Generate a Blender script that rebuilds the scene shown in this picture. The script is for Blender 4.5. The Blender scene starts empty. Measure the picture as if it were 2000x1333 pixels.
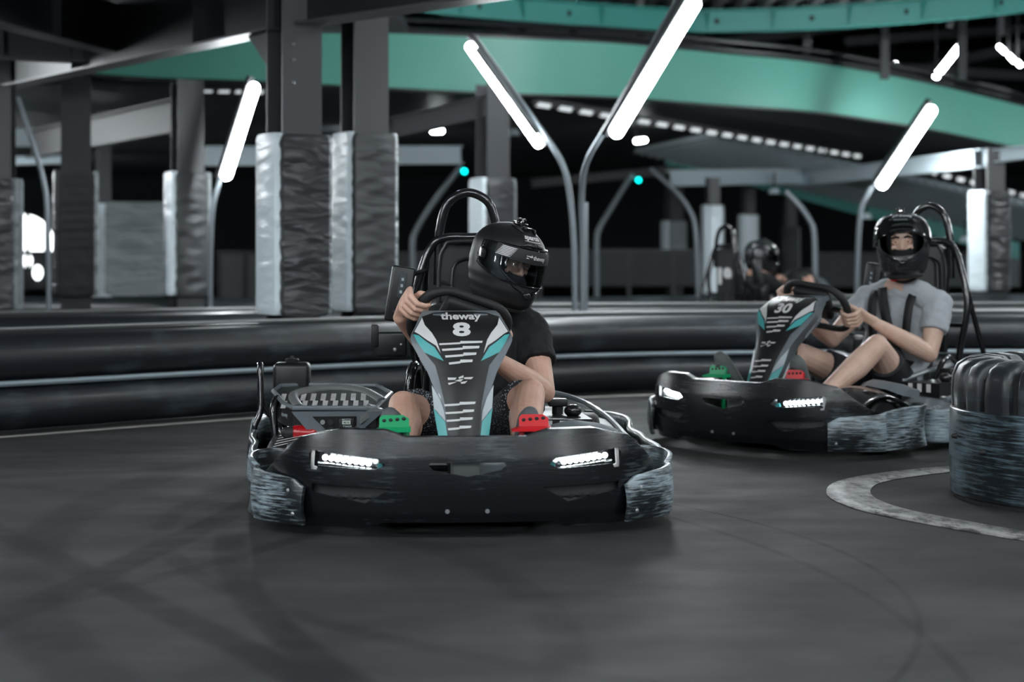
import bpy, bmesh, math, random
from mathutils import Vector, Matrix, Euler
random.seed(7)
PI = math.pi
C = bpy.context.scene.collection
sc = bpy.context.scene

# ------------------------------------------------------------ camera, world, exposure
CAMH = 0.93
cd = bpy.data.cameras.new('camera'); cam = bpy.data.objects.new('camera', cd); C.objects.link(cam)
cam.location = (0, 0, CAMH); cam.rotation_euler = (PI/2, 0, 0)
cd.sensor_width = 36.0; cd.lens = 64.8; cd.shift_y = -0.0858; cd.clip_end = 200
cd.dof.use_dof = True; cd.dof.focus_distance = 6.9; cd.dof.aperture_fstop = 2.2
sc.camera = cam
w = bpy.data.worlds.new('world'); sc.world = w; w.use_nodes = True
WN = w.node_tree.nodes['Background']; WN.inputs[0].default_value = (0.50, 0.68, 0.80, 1); WN.inputs[1].default_value = 0.11
sc.view_settings.view_transform = 'Standard'; sc.view_settings.look = 'None'
sc.view_settings.exposure = 1.08; sc.view_settings.gamma = 1.0; sc.view_settings.use_curve_mapping = False
LAMP_E = 60.0

# ------------------------------------------------------------ materials
def nt(name):
    m = bpy.data.materials.new(name); m.use_nodes = True
    return m, m.node_tree.nodes, m.node_tree.links, m.node_tree.nodes['Principled BSDF']
def mat(name, col, rough=0.5, metal=0.0, spec=0.5, coat=0.0, emit=None, estr=0.0, bump=0.0, bscale=200, trans=0.0, alpha=1.0):
    m, N, L, B = nt(name)
    B.inputs['Base Color'].default_value = (*col, 1); B.inputs['Roughness'].default_value = rough
    B.inputs['Metallic'].default_value = metal; B.inputs['Specular IOR Level'].default_value = spec
    B.inputs['Coat Weight'].default_value = coat; B.inputs['Alpha'].default_value = alpha
    B.inputs['Transmission Weight'].default_value = trans
    if emit: B.inputs['Emission Color'].default_value = (*emit, 1); B.inputs['Emission Strength'].default_value = estr
    tc = N.new('ShaderNodeTexCoord'); n = N.new('ShaderNodeTexNoise'); n.inputs['Scale'].default_value = bscale
    L.new(tc.outputs['Object'], n.inputs['Vector'])
    if bump:
        b = N.new('ShaderNodeBump'); b.inputs['Strength'].default_value = bump; b.inputs['Distance'].default_value = 0.004
        L.new(n.outputs['Fac'], b.inputs['Height']); L.new(b.outputs[0], B.inputs['Normal'])
    return m
def ramp(N, stops):
    r = N.new('ShaderNodeValToRGB'); e = r.color_ramp.elements
    while len(e) < len(stops): e.new(0.5)
    for k, (p, c) in enumerate(stops): e[k].position = p; e[k].color = (*c, 1) if len(c) == 3 else c
    return r
def scuffed(name, base, scuff, lo, hi, stretch=(3, 3, 26), scale=2.2, rough=0.3, r2=0.6, coat=0.2):
    m, N, L, B = nt(name)
    tc = N.new('ShaderNodeTexCoord'); mp = N.new('ShaderNodeMapping'); mp.inputs['Scale'].default_value = stretch
    L.new(tc.outputs['Object'], mp.inputs['Vector'])
    n = N.new('ShaderNodeTexNoise'); n.inputs['Scale'].default_value = scale; n.inputs['Detail'].default_value = 8; n.inputs['Roughness'].default_value = 0.72
    L.new(mp.outputs[0], n.inputs['Vector'])
    n2 = N.new('ShaderNodeTexNoise'); n2.inputs['Scale'].default_value = 4.5; n2.inputs['Detail'].default_value = 3
    L.new(tc.outputs['Object'], n2.inputs['Vector'])
    mul = N.new('ShaderNodeMix'); mul.data_type = 'FLOAT'; mul.inputs[0].default_value = 0.42; L.new(n.outputs['Fac'], mul.inputs[2]); L.new(n2.outputs['Fac'], mul.inputs[3])
    r = ramp(N, [(lo, base), (hi, scuff)]); L.new(mul.outputs[0], r.inputs[0]); L.new(r.outputs[0], B.inputs['Base Color'])
    rr = ramp(N, [(lo, (rough,)*3), (hi, (r2,)*3)]); L.new(mul.outputs[0], rr.inputs[0]); L.new(rr.outputs[0], B.inputs['Roughness'])
    B.inputs['Coat Weight'].default_value = coat; B.inputs['Coat Roughness'].default_value = 0.2
    b = N.new('ShaderNodeBump'); b.inputs['Strength'].default_value = 0.25; b.inputs['Distance'].default_value = 0.003
    L.new(n.outputs['Fac'], b.inputs['Height']); L.new(b.outputs[0], B.inputs['Normal'])
    return m
M = {}
M['bumper'] = scuffed('scuffed black bumper plastic', (0.004, 0.005, 0.007), (0.11, 0.145, 0.165), 0.555, 0.78, rough=0.27, stretch=(4, 4, 60))
M['bumper2'] = scuffed('heavily scraped black plastic', (0.012, 0.015, 0.018), (0.42, 0.52, 0.56), 0.47, 0.63, rough=0.30, stretch=(5, 5, 70))
M['band'] = scuffed('rubbed black barrier sheet', (0.010, 0.014, 0.017), (0.20, 0.30, 0.35), 0.46, 0.70, stretch=(2, 2, 45), scale=2.4, rough=0.28)
M['tube'] = scuffed('black barrier tube plastic', (0.013, 0.016, 0.020), (0.08, 0.10, 0.115), 0.52, 0.76, stretch=(1, 1, 12), scale=1.6, rough=0.43)
M['black'] = mat('satin black plastic', (0.009, 0.010, 0.011), 0.35)
M['gloss'] = mat('glossy black enamel tube', (0.010, 0.010, 0.012), 0.16, coat=0.6)
M['matte'] = mat('matte black', (0.008, 0.008, 0.009), 0.62)
M['helmet'] = mat('matte black helmet shell', (0.009, 0.010, 0.011), 0.40, spec=0.5)
M['helmetgloss'] = mat('satin helmet shell', (0.016, 0.018, 0.021), 0.27, coat=0.3)
M['rubber'] = mat('black tyre rubber', (0.018, 0.018, 0.019), 0.55, bump=0.2, bscale=60)
M['grey'] = mat('grey fairing plastic', (0.13, 0.15, 0.165), 0.33, coat=0.15)
M['lgrey'] = mat('silver grey sticker', (0.36, 0.41, 0.43), 0.32)
M['fblack'] = mat('black fairing sticker', (0.008, 0.008, 0.009), 0.42)
M['white'] = mat('white sticker', (0.58, 0.57, 0.57), 0.4)
M['teal_s'] = mat('teal sticker', (0.07, 0.36, 0.36), 0.35)
M['green'] = mat('green pedal paint', (0.0, 0.30, 0.11), 0.35)
M['red'] = mat('red pedal paint', (0.55, 0.008, 0.015), 0.35)
M['redlamp'] = mat('red plastic cover', (0.38, 0.005, 0.01), 0.2, coat=0.4)
M['steel'] = mat('galvanised steel strip', (0.33, 0.40, 0.43), 0.42, metal=0.5, bump=0.1, bscale=80)
M['chrome'] = mat('polished trim', (0.75, 0.8, 0.8), 0.12, metal=1.0)
M['rawalu'] = mat('raw aluminium', (0.35, 0.36, 0.36), 0.4, metal=0.7)
M['lcd'] = mat('meter display', (0.5, 0.56, 0.5), 0.4)
M['led'] = mat('headlight led', (1, 1, 1), 0.3, emit=(0.86, 0.96, 1.0), estr=9)
M['ledgreen'] = mat('green indicator', (0, 1, 0.2), 0.3, emit=(0.02, 1, 0.15), estr=4)
M['ledteal'] = mat('teal signal lamp', (0, 1, 0.9), 0.3, emit=(0.0, 0.85, 0.80), estr=2.5)
M['lamp'] = mat('lit lamp tube', (1, 1, 1), 0.4, emit=(0.90, 0.96, 1.0), estr=LAMP_E)
M['lampfar'] = mat('lit ceiling lamp', (1, 1, 1), 0.4, emit=(0.90, 0.97, 1.0), estr=35)
M['pole'] = mat('grey lamp pole paint', (0.20, 0.23, 0.25), 0.35, metal=0.3)
M['glassy'] = mat('clear lamp diffuser', (0.8, 0.8, 0.8), 0.15, trans=0.8)
M['teal'] = mat('teal beam paint', (0.11, 0.37, 0.29), 0.42, bump=0.04, bscale=3)
M['tealdark'] = mat('teal girder paint', (0.05, 0.32, 0.28), 0.4)
M['colpaint'] = mat('dark grey column paint', (0.060, 0.062, 0.066), 0.45, bump=0.05, bscale=20)
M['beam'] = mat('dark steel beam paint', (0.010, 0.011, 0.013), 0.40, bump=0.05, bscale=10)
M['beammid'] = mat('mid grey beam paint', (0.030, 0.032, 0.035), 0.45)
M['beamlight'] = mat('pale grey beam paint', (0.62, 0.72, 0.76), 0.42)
M['wall'] = mat('near black wall paint', (0.022, 0.027, 0.030), 0.8, bump=0.1, bscale=5)
M['fence'] = mat('dark grey panel', (0.035, 0.042, 0.047), 0.6)
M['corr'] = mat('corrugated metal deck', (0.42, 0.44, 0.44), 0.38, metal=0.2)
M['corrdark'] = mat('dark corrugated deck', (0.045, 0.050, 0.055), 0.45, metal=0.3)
M['flute_glow'] = mat('painted flute highlight', (1, 1, 1), 0.5, emit=(0.86, 0.93, 0.97), estr=0.30)  # glow that stands in for highlights on the corrugation edges
M['daylight'] = mat('bright daylight pane', (1, 1, 1), 0.5, emit=(0.93, 0.98, 1.0), estr=2.2)
M['shirtb'] = mat('black cotton', (0.005, 0.006, 0.007), 0.85, bump=0.5, bscale=40)
M['shirtg'] = mat('grey cotton', (0.36, 0.38, 0.40), 0.85, bump=0.5, bscale=18)
M['strap'] = mat('black webbing', (0.004, 0.004, 0.005), 0.65)
M['shoe'] = mat('grey shoe', (0.075, 0.08, 0.083), 0.6, bump=0.3, bscale=90)
M['sole'] = mat('grey rubber sole', (0.05, 0.047, 0.045), 0.7)
M['sock'] = mat('dark sock', (0.02, 0.02, 0.02), 0.8)
M['balaclava'] = mat('black balaclava', (0.006, 0.006, 0.007), 0.9)
M['eyew'] = mat('eye white', (0.55, 0.55, 0.56), 0.2)
M['iris'] = mat('dark iris', (0.02, 0.022, 0.03), 0.12)
M['brow'] = mat('dark brown hair', (0.012, 0.008, 0.006), 0.8)
def skin(name, a, b):
    m, N, L, B = nt(name)
    tc = N.new('ShaderNodeTexCoord'); n = N.new('ShaderNodeTexNoise'); n.inputs['Scale'].default_value = 14; n.inputs['Detail'].default_value = 5
    L.new(tc.outputs['Object'], n.inputs['Vector']); r = ramp(N, [(0.35, a), (0.65, b)]); L.new(n.outputs['Fac'], r.inputs[0])
    L.new(r.outputs[0], B.inputs['Base Color']); B.inputs['Roughness'].default_value = 0.5
    B.inputs['Subsurface Weight'].default_value = 0.08; B.inputs['Subsurface Radius'].default_value = (0.02, 0.008, 0.004)
    n2 = N.new('ShaderNodeTexNoise'); n2.inputs['Scale'].default_value = 160; L.new(tc.outputs['Object'], n2.inputs['Vector'])
    bp = N.new('ShaderNodeBump'); bp.inputs['Strength'].default_value = 0.25; bp.inputs['Distance'].default_value = 0.002
    L.new(n2.outputs['Fac'], bp.inputs['Height']); L.new(bp.outputs[0], B.inputs['Normal'])
    return m
M['skin'] = skin('warm skin', (0.55, 0.32, 0.235), (0.64, 0.39, 0.30))
M['skin2'] = skin('pale skin', (0.54, 0.35, 0.27), (0.62, 0.42, 0.33))
def checker_cloth(name):
    m, N, L, B = nt(name)
    tc = N.new('ShaderNodeTexCoord'); v = N.new('ShaderNodeTexVoronoi'); v.inputs['Scale'].default_value = 130
    L.new(tc.outputs['Object'], v.inputs['Vector']); r = ramp(N, [(0.0, (0.22, 0.25, 0.28)), (0.32, (0.006, 0.007, 0.01))]); r.color_ramp.interpolation = 'CONSTANT'
    L.new(v.outputs['Distance'], r.inputs[0]); L.new(r.outputs[0], B.inputs['Base Color']); B.inputs['Roughness'].default_value = 0.8
    return m
M['mesh_shorts'] = checker_cloth('black mesh shorts cloth')
M['shorts'] = mat('black shorts cloth', (0.010, 0.012, 0.016), 0.75, bump=0.4, bscale=30)
def glassmat():
    m, N, L, B = nt('clear visor')
    N.remove(B); t = N.new('ShaderNodeBsdfTransparent'); t.inputs[0].default_value = (0.80, 0.83, 0.85, 1)
    g = N.new('ShaderNodeBsdfGlossy'); g.inputs['Roughness'].default_value = 0.06
    fr = N.new('ShaderNodeFresnel'); fr.inputs[0].default_value = 1.35
    mx = N.new('ShaderNodeMixShader'); L.new(fr.outputs[0], mx.inputs[0]); L.new(t.outputs[0], mx.inputs[1]); L.new(g.outputs[0], mx.inputs[2])
    L.new(mx.outputs[0], N['Material Output'].inputs[0])
    return m
M['visor'] = glassmat()
def padmat(name, col, rough, s=1.0):
    m, N, L, B = nt(name)
    tc = N.new('ShaderNodeTexCoord'); mp = N.new('ShaderNodeMapping'); mp.inputs['Scale'].default_value = (1.3, 1.3, 4.2); mp.inputs['Rotation'].default_value = (0, 0.22, 0)
    L.new(tc.outputs['Object'], mp.inputs[0]); n = N.new('ShaderNodeTexNoise'); n.inputs['Scale'].default_value = 1.6; n.inputs['Detail'].default_value = 3; n.inputs['Distortion'].default_value = 0.7
    L.new(mp.outputs[0], n.inputs['Vector']); b = N.new('ShaderNodeBump'); b.inputs['Strength'].default_value = 0.9*s; b.inputs['Distance'].default_value = 0.085
    L.new(n.outputs['Fac'], b.inputs['Height']); L.new(b.outputs[0], B.inputs['Normal'])
    B.inputs['Base Color'].default_value = (*col, 1); B.inputs['Roughness'].default_value = rough
    return m
M['padsmooth'] = padmat('smooth grey vinyl', (0.055, 0.058, 0.062), 0.34, 0.2)
M['corrpale'] = mat('pale corrugated sheet', (0.55, 0.63, 0.66), 0.4)
M['pad'] = padmat('wrinkled grey vinyl', (0.050, 0.052, 0.056), 0.30, 0.8)
M['padlight'] = padmat('pale vinyl and left-lit pads', (0.78, 0.88, 0.92), 0.30, 0.25)  # for white pads, and for left faces with light painted in
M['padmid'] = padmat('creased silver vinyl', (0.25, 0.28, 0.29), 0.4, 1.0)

# ------------------------------------------------------------ mesh helpers
def BM(): return bmesh.new()
def obj(name, parts, m=None, parent=None, smooth=True, mods=None, angle=40):
    if not isinstance(parts, list): parts = [(parts, m)]
    me = bpy.data.meshes.new(name); tot = BM(); slots = []
    for bm, mm in parts:
        if mm not in slots: slots.append(mm)
        i = slots.index(mm)
        for f in bm.faces: f.material_index = i
        t = bpy.data.meshes.new('t'); bm.to_mesh(t); tot.from_mesh(t); bpy.data.meshes.remove(t); bm.free()
    tot.to_mesh(me); tot.free()
    for mm in slots: me.materials.append(M[mm])
    o = bpy.data.objects.new(name, me); C.objects.link(o)
    if parent: o.parent = parent
    if smooth:
        me.polygons.foreach_set('use_smooth', [True]*len(me.polygons))
        try: me.set_sharp_from_angle(angle=math.radians(angle))
        except Exception: pass
    return o
def tag(o, label=None, cat=None, group=None, kind=None):
    if label: o['label'] = label
    if cat: o['category'] = cat
    if group: o['group'] = group
    if kind: o['kind'] = kind
    return o
def thing(name, label, cat, loc=(0, 0, 0), rz=0, group=None):
    o = bpy.data.objects.new(name, None); C.objects.link(o); o.location = loc; o.rotation_euler = (0, 0, rz); o.empty_display_size = 0.1
    return tag(o, label, cat, group)
def copy_tree(o, parent=None):
    c = o.copy(); C.objects.link(c); c.parent = parent
    for ch in list(o.children): copy_tree(ch, c)
    return c
def join(a, b):
    t = bpy.data.meshes.new('t'); b.to_mesh(t); a.from_mesh(t); bpy.data.meshes.remove(t); b.free(); return a
def box(c, s, rot=None, bev=0.0, bm=None):
    b = BM(); bmesh.ops.create_cube(b, size=1)
    for v in b.verts: v.co = Vector((v.co.x*s[0], v.co.y*s[1], v.co.z*s[2]))
    if bev: bmesh.ops.bevel(b, geom=b.edges[:], offset=bev, segments=3, profile=0.5, affect='EDGES')
    if rot: bmesh.ops.transform(b, matrix=Euler(rot).to_matrix().to_4x4(), verts=b.verts)
    bmesh.ops.translate(b, vec=Vector(c), verts=b.verts)
    return join(bm, b) if bm else b
def loft(rings, bm=None, close_u=True, caps=True):
    b = bm or BM(); R = [[b.verts.new(p) for p in r] for r in rings]; n = len(R[0])
    for i in range(len(R)-1):
        for j in range(n if close_u else n-1):
            k = (j+1) % n
            try: b.faces.new((R[i][j], R[i][k], R[i+1][k], R[i+1][j]))
            except ValueError: pass
    if caps and close_u:
        b.faces.new(R[0][::-1]); b.faces.new(R[-1])
    return b
def smoothpath(pts, n=6, closed=False):
    P = [Vector(p) for p in pts]; out = []; m = len(P)
    rng = range(m if closed else m-1)
    for i in rng:
        if closed: p0, p1, p2, p3 = P[i-1], P[i], P[(i+1) % m], P[(i+2) % m]
        else: p0, p1, p2, p3 = P[max(i-1, 0)], P[i], P[i+1], P[min(i+2, m-1)]
        for k in range(n):
            t = k/n
            out.append(0.5*((2*p1)+(p2-p0)*t+(2*p0-5*p1+4*p2-p3)*t*t+(3*p1-p0-3*p2+p3)*t**3))
    if not closed: out.append(P[-1])
    return out
def tube(pts, r, seg=12, closed=False, bm=None, sq=None):
    P = [Vector(p) for p in pts]; n = len(P); rr = r if isinstance(r, (list, tuple)) else [r]*n
    T = []
    for i in range(n):
        a = P[i-1] if (i > 0 or closed) else P[i]; c = P[(i+1) % n] if (i < n-1 or closed) else P[i]
        T.append((c-a).normalized())
    up = Vector((0, 0, 1)) if abs(T[0].z) < 0.9 else Vector((1, 0, 0))
    N = (up-T[0]*up.dot(T[0])).normalized(); rings = []
    for i in range(n):
        N = (N-T[i]*N.dot(T[i])).normalized(); B = T[i].cross(N)
        rings.append([P[i]+(N*math.cos(2*PI*k/seg)*(sq or 1)+B*math.sin(2*PI*k/seg))*rr[i] for k in range(seg)])
    if closed: rings.append(rings[0]); 
    b = BM(); loft(rings, b, caps=not closed)
    if closed: bmesh.ops.remove_doubles(b, verts=b.verts, dist=1e-5)
    bmesh.ops.recalc_face_normals(b, faces=b.faces)
    return join(bm, b) if bm else b
def cyl(a, b_, r1, r2=None, seg=20, bm=None):
    return tube([a, b_], [r1, r1 if r2 is None else r2], seg, bm=bm)
def sph(c, r, bm=None, rot=None, u=16, v=10):
    b = BM(); bmesh.ops.create_uvsphere(b, u_segments=u, v_segments=v, radius=1)
    s = r if isinstance(r, (tuple, list)) else (r,)*3
    for q in b.verts: q.co = Vector((q.co.x*s[0], q.co.y*s[1], q.co.z*s[2]))
    if rot: bmesh.ops.transform(b, matrix=(rot if isinstance(rot, Matrix) else Euler(rot).to_matrix()).to_4x4(), verts=b.verts)
    bmesh.ops.translate(b, vec=Vector(c), verts=b.verts)
    return join(bm, b) if bm else b
def caps(pts, rad, bm=None, flat=False):
    """chain of tapered capsules; flat: the last end stays flat"""
    bm = bm or BM()
    for i, p in enumerate(pts):
        if not (flat and i == len(pts)-1): sph(p, rad[i], bm)
        if i: 
            if (Vector(p)-Vector(pts[i-1])).length > 1e-5: cyl(pts[i-1], p, rad[i-1], rad[i], 16, bm)
    return bm
def lathe(prof, seg=32, axis='z', bm=None):
    rings = [[Vector((r*math.cos(2*PI*k/seg), r*math.sin(2*PI*k/seg), z)) for k in range(seg)] for r, z in prof]
    b = loft(rings)
    if axis == 'y': bmesh.ops.rotate(b, cent=(0, 0, 0), matrix=Matrix.Rotation(PI/2, 3, 'X'), verts=b.verts)
    if axis == 'x': bmesh.ops.rotate(b, cent=(0, 0, 0), matrix=Matrix.Rotation(PI/2, 3, 'Y'), verts=b.verts)
    bmesh.ops.recalc_face_normals(b, faces=b.faces)
    return join(bm, b) if bm else b
def prism(poly, f0, f1, bm=None):
    """poly of 2D points; f0, f1 turn them into the two end faces"""
    b = BM(); A = [b.verts.new(f0(*p)) for p in poly]; Z = [b.verts.new(f1(*p)) for p in poly]; n = len(poly)
    b.faces.new(A); b.faces.new(Z[::-1])
    for i in range(n): b.faces.new((A[i], Z[i], Z[(i+1) % n], A[(i+1) % n]))
    bmesh.ops.recalc_face_normals(b, faces=b.faces)
    return join(bm, b) if bm else b
def decal(poly, f, cuts=0, bm=None, maxlen=None):
    b = BM(); vs = [b.verts.new((p[0], p[1], 0)) for p in poly]; b.faces.new(vs)
    bmesh.ops.triangulate(b, faces=b.faces)
    if maxlen:
        for _ in range(6):
            es = [e for e in b.edges if e.calc_length() > maxlen]
            if not es: break
            bmesh.ops.subdivide_edges(b, edges=es, cuts=1)
            bmesh.ops.triangulate(b, faces=[q for q in b.faces if len(q.verts) > 3])
    for v in b.verts: v.co = Vector(f(v.co.x, v.co.y))
    return join(bm, b) if bm else b
def textmesh(s, width, height=None, bold=0.0):
    cu = bpy.data.curves.new('t', 'FONT'); cu.body = s; cu.size = 1; cu.align_x = 'CENTER'; cu.align_y = 'CENTER'; cu.resolution_u = 3; cu.offset = bold
    o = bpy.data.objects.new('t', cu); C.objects.link(o); dg = bpy.context.evaluated_depsgraph_get()
    me = bpy.data.meshes.new_from_object(o.evaluated_get(dg)); bpy.data.objects.remove(o); bpy.data.curves.remove(cu)
    b = BM(); b.from_mesh(me); bpy.data.meshes.remove(me)
    xs = [v.co.x for v in b.verts]; ys = [v.co.y for v in b.verts]
    cx, cy = (min(xs)+max(xs))/2, (min(ys)+max(ys))/2; kx = width/(max(xs)-min(xs)); ky = height/(max(ys)-min(ys)) if height else kx
    for v in b.verts: v.co = Vector(((v.co.x-cx)*kx, (v.co.y-cy)*ky, 0))
    return b
def warp(b, f, bm=None):
    for v in b.verts: v.co = Vector(f(v.co.x, v.co.y))
    return join(bm, b) if bm else b
def cut(o, cutter):
    me = bpy.data.meshes.new('c'); bmesh.ops.recalc_face_normals(cutter, faces=cutter.faces); cutter.to_mesh(me); cutter.free()
    k = bpy.data.objects.new('c', me); C.objects.link(k); bpy.context.view_layer.update(); k.matrix_world = o.matrix_world.copy()
    md = o.modifiers.new('b', 'BOOLEAN'); md.operation = 'DIFFERENCE'; md.solver = 'EXACT'; md.object = k
    dg = bpy.context.evaluated_depsgraph_get(); dg.update()
    n = bpy.data.meshes.new_from_object(o.evaluated_get(dg)); n.name = o.name
    o.modifiers.clear(); old = o.data; o.data = n; bpy.data.meshes.remove(old); bpy.data.objects.remove(k)
    n.polygons.foreach_set('use_smooth', [True]*len(n.polygons)); n.set_sharp_from_angle(angle=math.radians(35))
def remesh(o, vox, it=4):
    bpy.context.view_layer.update()
    a = o.modifiers.new('r', 'REMESH'); a.mode = 'VOXEL'; a.voxel_size = vox; a.use_smooth_shade = True
    s = o.modifiers.new('s', 'SMOOTH'); s.factor = 0.5; s.iterations = it
    dg = bpy.context.evaluated_depsgraph_get(); dg.update()
    n = bpy.data.meshes.new_from_object(o.evaluated_get(dg)); o.modifiers.clear(); old = o.data; o.data = n; bpy.data.meshes.remove(old)
    n.polygons.foreach_set('use_smooth', [True]*len(n.polygons))
    return o
def solid(o, t, off=-1.0):
    s = o.modifiers.new('solidify', 'SOLIDIFY'); s.thickness = t; s.offset = off; return o
def apply(o):
    dg = bpy.context.evaluated_depsgraph_get(); dg.update()
    n = bpy.data.meshes.new_from_object(o.evaluated_get(dg)); o.modifiers.clear(); old = o.data; o.data = n; bpy.data.meshes.remove(old); return o
def lerp_t(tab, x):
    if x <= tab[0][0]: return tab[0][1]
    for (a, p), (b, q) in zip(tab, tab[1:]):
        if x <= b: t = (x-a)/(b-a); return p+(q-p)*t
    return tab[-1][1]
def sm_t(tab, x):
    if x <= tab[0][0]: return tab[0][1]
    for (a, p), (b, q) in zip(tab, tab[1:]):
        if x <= b: t = (x-a)/(b-a); t = t*t*(3-2*t); return p+(q-p)*t
    return tab[-1][1]

# ============================================================ THE SETTING
def floor_material():
    m, N, L, B = nt('dark smooth track surface')
    tc = N.new('ShaderNodeTexCoord'); sep = N.new('ShaderNodeSeparateXYZ'); L.new(tc.outputs['Object'], sep.inputs[0])
    mp = N.new('ShaderNodeMapping'); mp.inputs['Scale'].default_value = (0.35, 1.5, 1); L.new(tc.outputs['Object'], mp.inputs[0])
    n = N.new('ShaderNodeTexNoise'); n.inputs['Scale'].default_value = 1.6; n.inputs['Detail'].default_value = 7; n.inputs['Roughness'].default_value = 0.6; L.new(mp.outputs[0], n.inputs['Vector'])
    r = ramp(N, [(0.3, (0.025, 0.026, 0.028)), (0.5, (0.036, 0.037, 0.038)), (0.72, (0.053, 0.050, 0.047))]); L.new(n.outputs['Fac'], r.inputs[0])
    nd = N.new('ShaderNodeTexNoise'); nd.inputs['Scale'].default_value = 3.0; nd.inputs['Detail'].default_value = 4; L.new(tc.outputs['Object'], nd.inputs['Vector'])
    cur = r.outputs[0]
    def circ(p, q, s):
        ax, ay = p; bx, by = q; cx, cy = s; d = 2*(ax*(by-cy)+bx*(cy-ay)+cx*(ay-by))
        ux = ((ax*ax+ay*ay)*(by-cy)+(bx*bx+by*by)*(cy-ay)+(cx*cx+cy*cy)*(ay-by))/d
        uy = ((ax*ax+ay*ay)*(cx-bx)+(bx*bx+by*by)*(ax-cx)+(cx*cx+cy*cy)*(bx-ax))/d
        return ux, uy, math.hypot(ux-ax, uy-ay)
    def mt(op, a, b=None):
        k = N.new('ShaderNodeMath'); k.operation = op
        for i, v in enumerate((a, b)):
            if v is None: continue
            if isinstance(v, (int, float)): k.inputs[i].default_value = v
            else: L.new(v, k.inputs[i])
        return k.outputs[0]
    arcs = [((-1.30, 4.68), (-1.17, 5.44), (-0.98, 6.7), 0.085, 0.62), ((-1.36, 4.6), (-1.10, 5.1), (-0.62, 6.2), 0.05, 0.35), ((-1.09, 5.11), (-0.69, 4.43), (-0.44, 4.0), 0.075, 0.55), ((-0.92, 6.03), (-0.74, 5.1), (-0.355, 4.0), 0.07, 0.5),
            ((-1.56, 6.76), (-1.54, 6.14), (-1.40, 5.3), 0.13, 0.4), ((-0.85, 5.2), (-0.6, 4.8), (-0.3, 4.45), 0.05, 0.25), ((0.55, 6.5), (0.9, 5.4), (1.0, 4.2), 0.02, 0.3), ((0.3, 7.2), (0.9, 6.2), (1.05, 4.8), 0.014, 0.35),
            ((-2.4, 7.6), (-1.6, 7.9), (-0.9, 8.6), 0.1, 0.3), ((-2.2, 8.4), (-1.4, 8.8), (0.2, 10.2), 0.06, 0.3), ((-0.3, 4.6), (0.2, 5.0), (0.7, 5.2), 0.12, 0.15), ((0.1, 3.9), (0.12, 4.5), (0.0, 5.2), 0.08, 0.22)]
    for (a, b, c, wd, st) in arcs:
        ux, uy, rad = circ(a, b, c)
        dx = mt('SUBTRACT', sep.outputs[0], ux); dy = mt('SUBTRACT', sep.outputs[1], uy)
        d = mt('SQRT', mt('ADD', mt('MULTIPLY', dx, dx), mt('MULTIPLY', dy, dy)))
        e = mt('ABSOLUTE', mt('SUBTRACT', d, rad))
        mr = N.new('ShaderNodeMapRange'); mr.interpolation_type = 'SMOOTHSTEP'; mr.inputs['From Min'].default_value = wd; mr.inputs['From Max'].default_value = wd*0.45; mr.inputs['To Min'].default_value = 0; mr.inputs['To Max'].default_value = st
        mr.inputs['To Max'].default_value = min(.98, st*1.55); L.new(e, mr.inputs['Value'])
        f = mt('MULTIPLY', mr.outputs[0], mt('ADD', nd.outputs['Fac'], 0.35))
        mx = N.new('ShaderNodeMix'); mx.data_type = 'RGBA'; L.new(f, mx.inputs[0]); L.new(cur, mx.inputs[6]); mx.inputs[7].default_value = (0.010, 0.011, 0.013, 1); cur = mx.outputs[2]
    L.new(cur, B.inputs['Base Color'])
    rr = ramp(N, [(0.3, (0.62,)*3), (0.7, (0.80,)*3)]); L.new(nd.outputs['Fac'], rr.inputs[0]); L.new(rr.outputs[0], B.inputs['Roughness'])
    B.inputs['Specular IOR Level'].default_value = 0.13
    n3 = N.new('ShaderNodeTexNoise'); n3.inputs['Scale'].default_value = 240; L.new(tc.outputs['Object'], n3.inputs['Vector'])
    bp = N.new('ShaderNodeBump'); bp.inputs['Strength'].default_value = 0.12; bp.inputs['Distance'].default_value = 0.002; L.new(n3.outputs['Fac'], bp.inputs['Height']); L.new(bp.outputs[0], B.inputs['Normal'])
    return m
M['floor'] = floor_material()
def linepaint():
    m, N, L, B = nt('worn white line paint')
    tc = N.new('ShaderNodeTexCoord'); n = N.new('ShaderNodeTexNoise'); n.inputs['Scale'].default_value = 11; n.inputs['Detail'].default_value = 9; n.inputs['Roughness'].default_value = 0.75
    mp = N.new('ShaderNodeMapping'); mp.inputs['Scale'].default_value = (1.0, 0.5, 1); L.new(tc.outputs['Object'], mp.inputs[0]); L.new(mp.outputs[0], n.inputs['Vector'])
    r = ramp(N, [(0.43, (0.045, 0.045, 0.045)), (0.50, (0.22, 0.215, 0.21)), (0.62, (0.36, 0.35, 0.34))]); L.new(n.outputs['Fac'], r.inputs[0]); L.new(r.outputs[0], B.inputs['Base Color']); B.inputs['Roughness'].default_value = 0.55
    return m
M['line'] = linepaint()
M['line2'] = mat('white edge line paint', (0.42, 0.39, 0.37), 0.6)
def plane(pts, bm=None):
    b = BM(); b.faces.new([b.verts.new(p) for p in pts]); return join(bm, b) if bm else b
tag(obj('floor', box((0, 24, -0.05), (60, 64, 0.1)), 'floor'), kind='structure')
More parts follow.
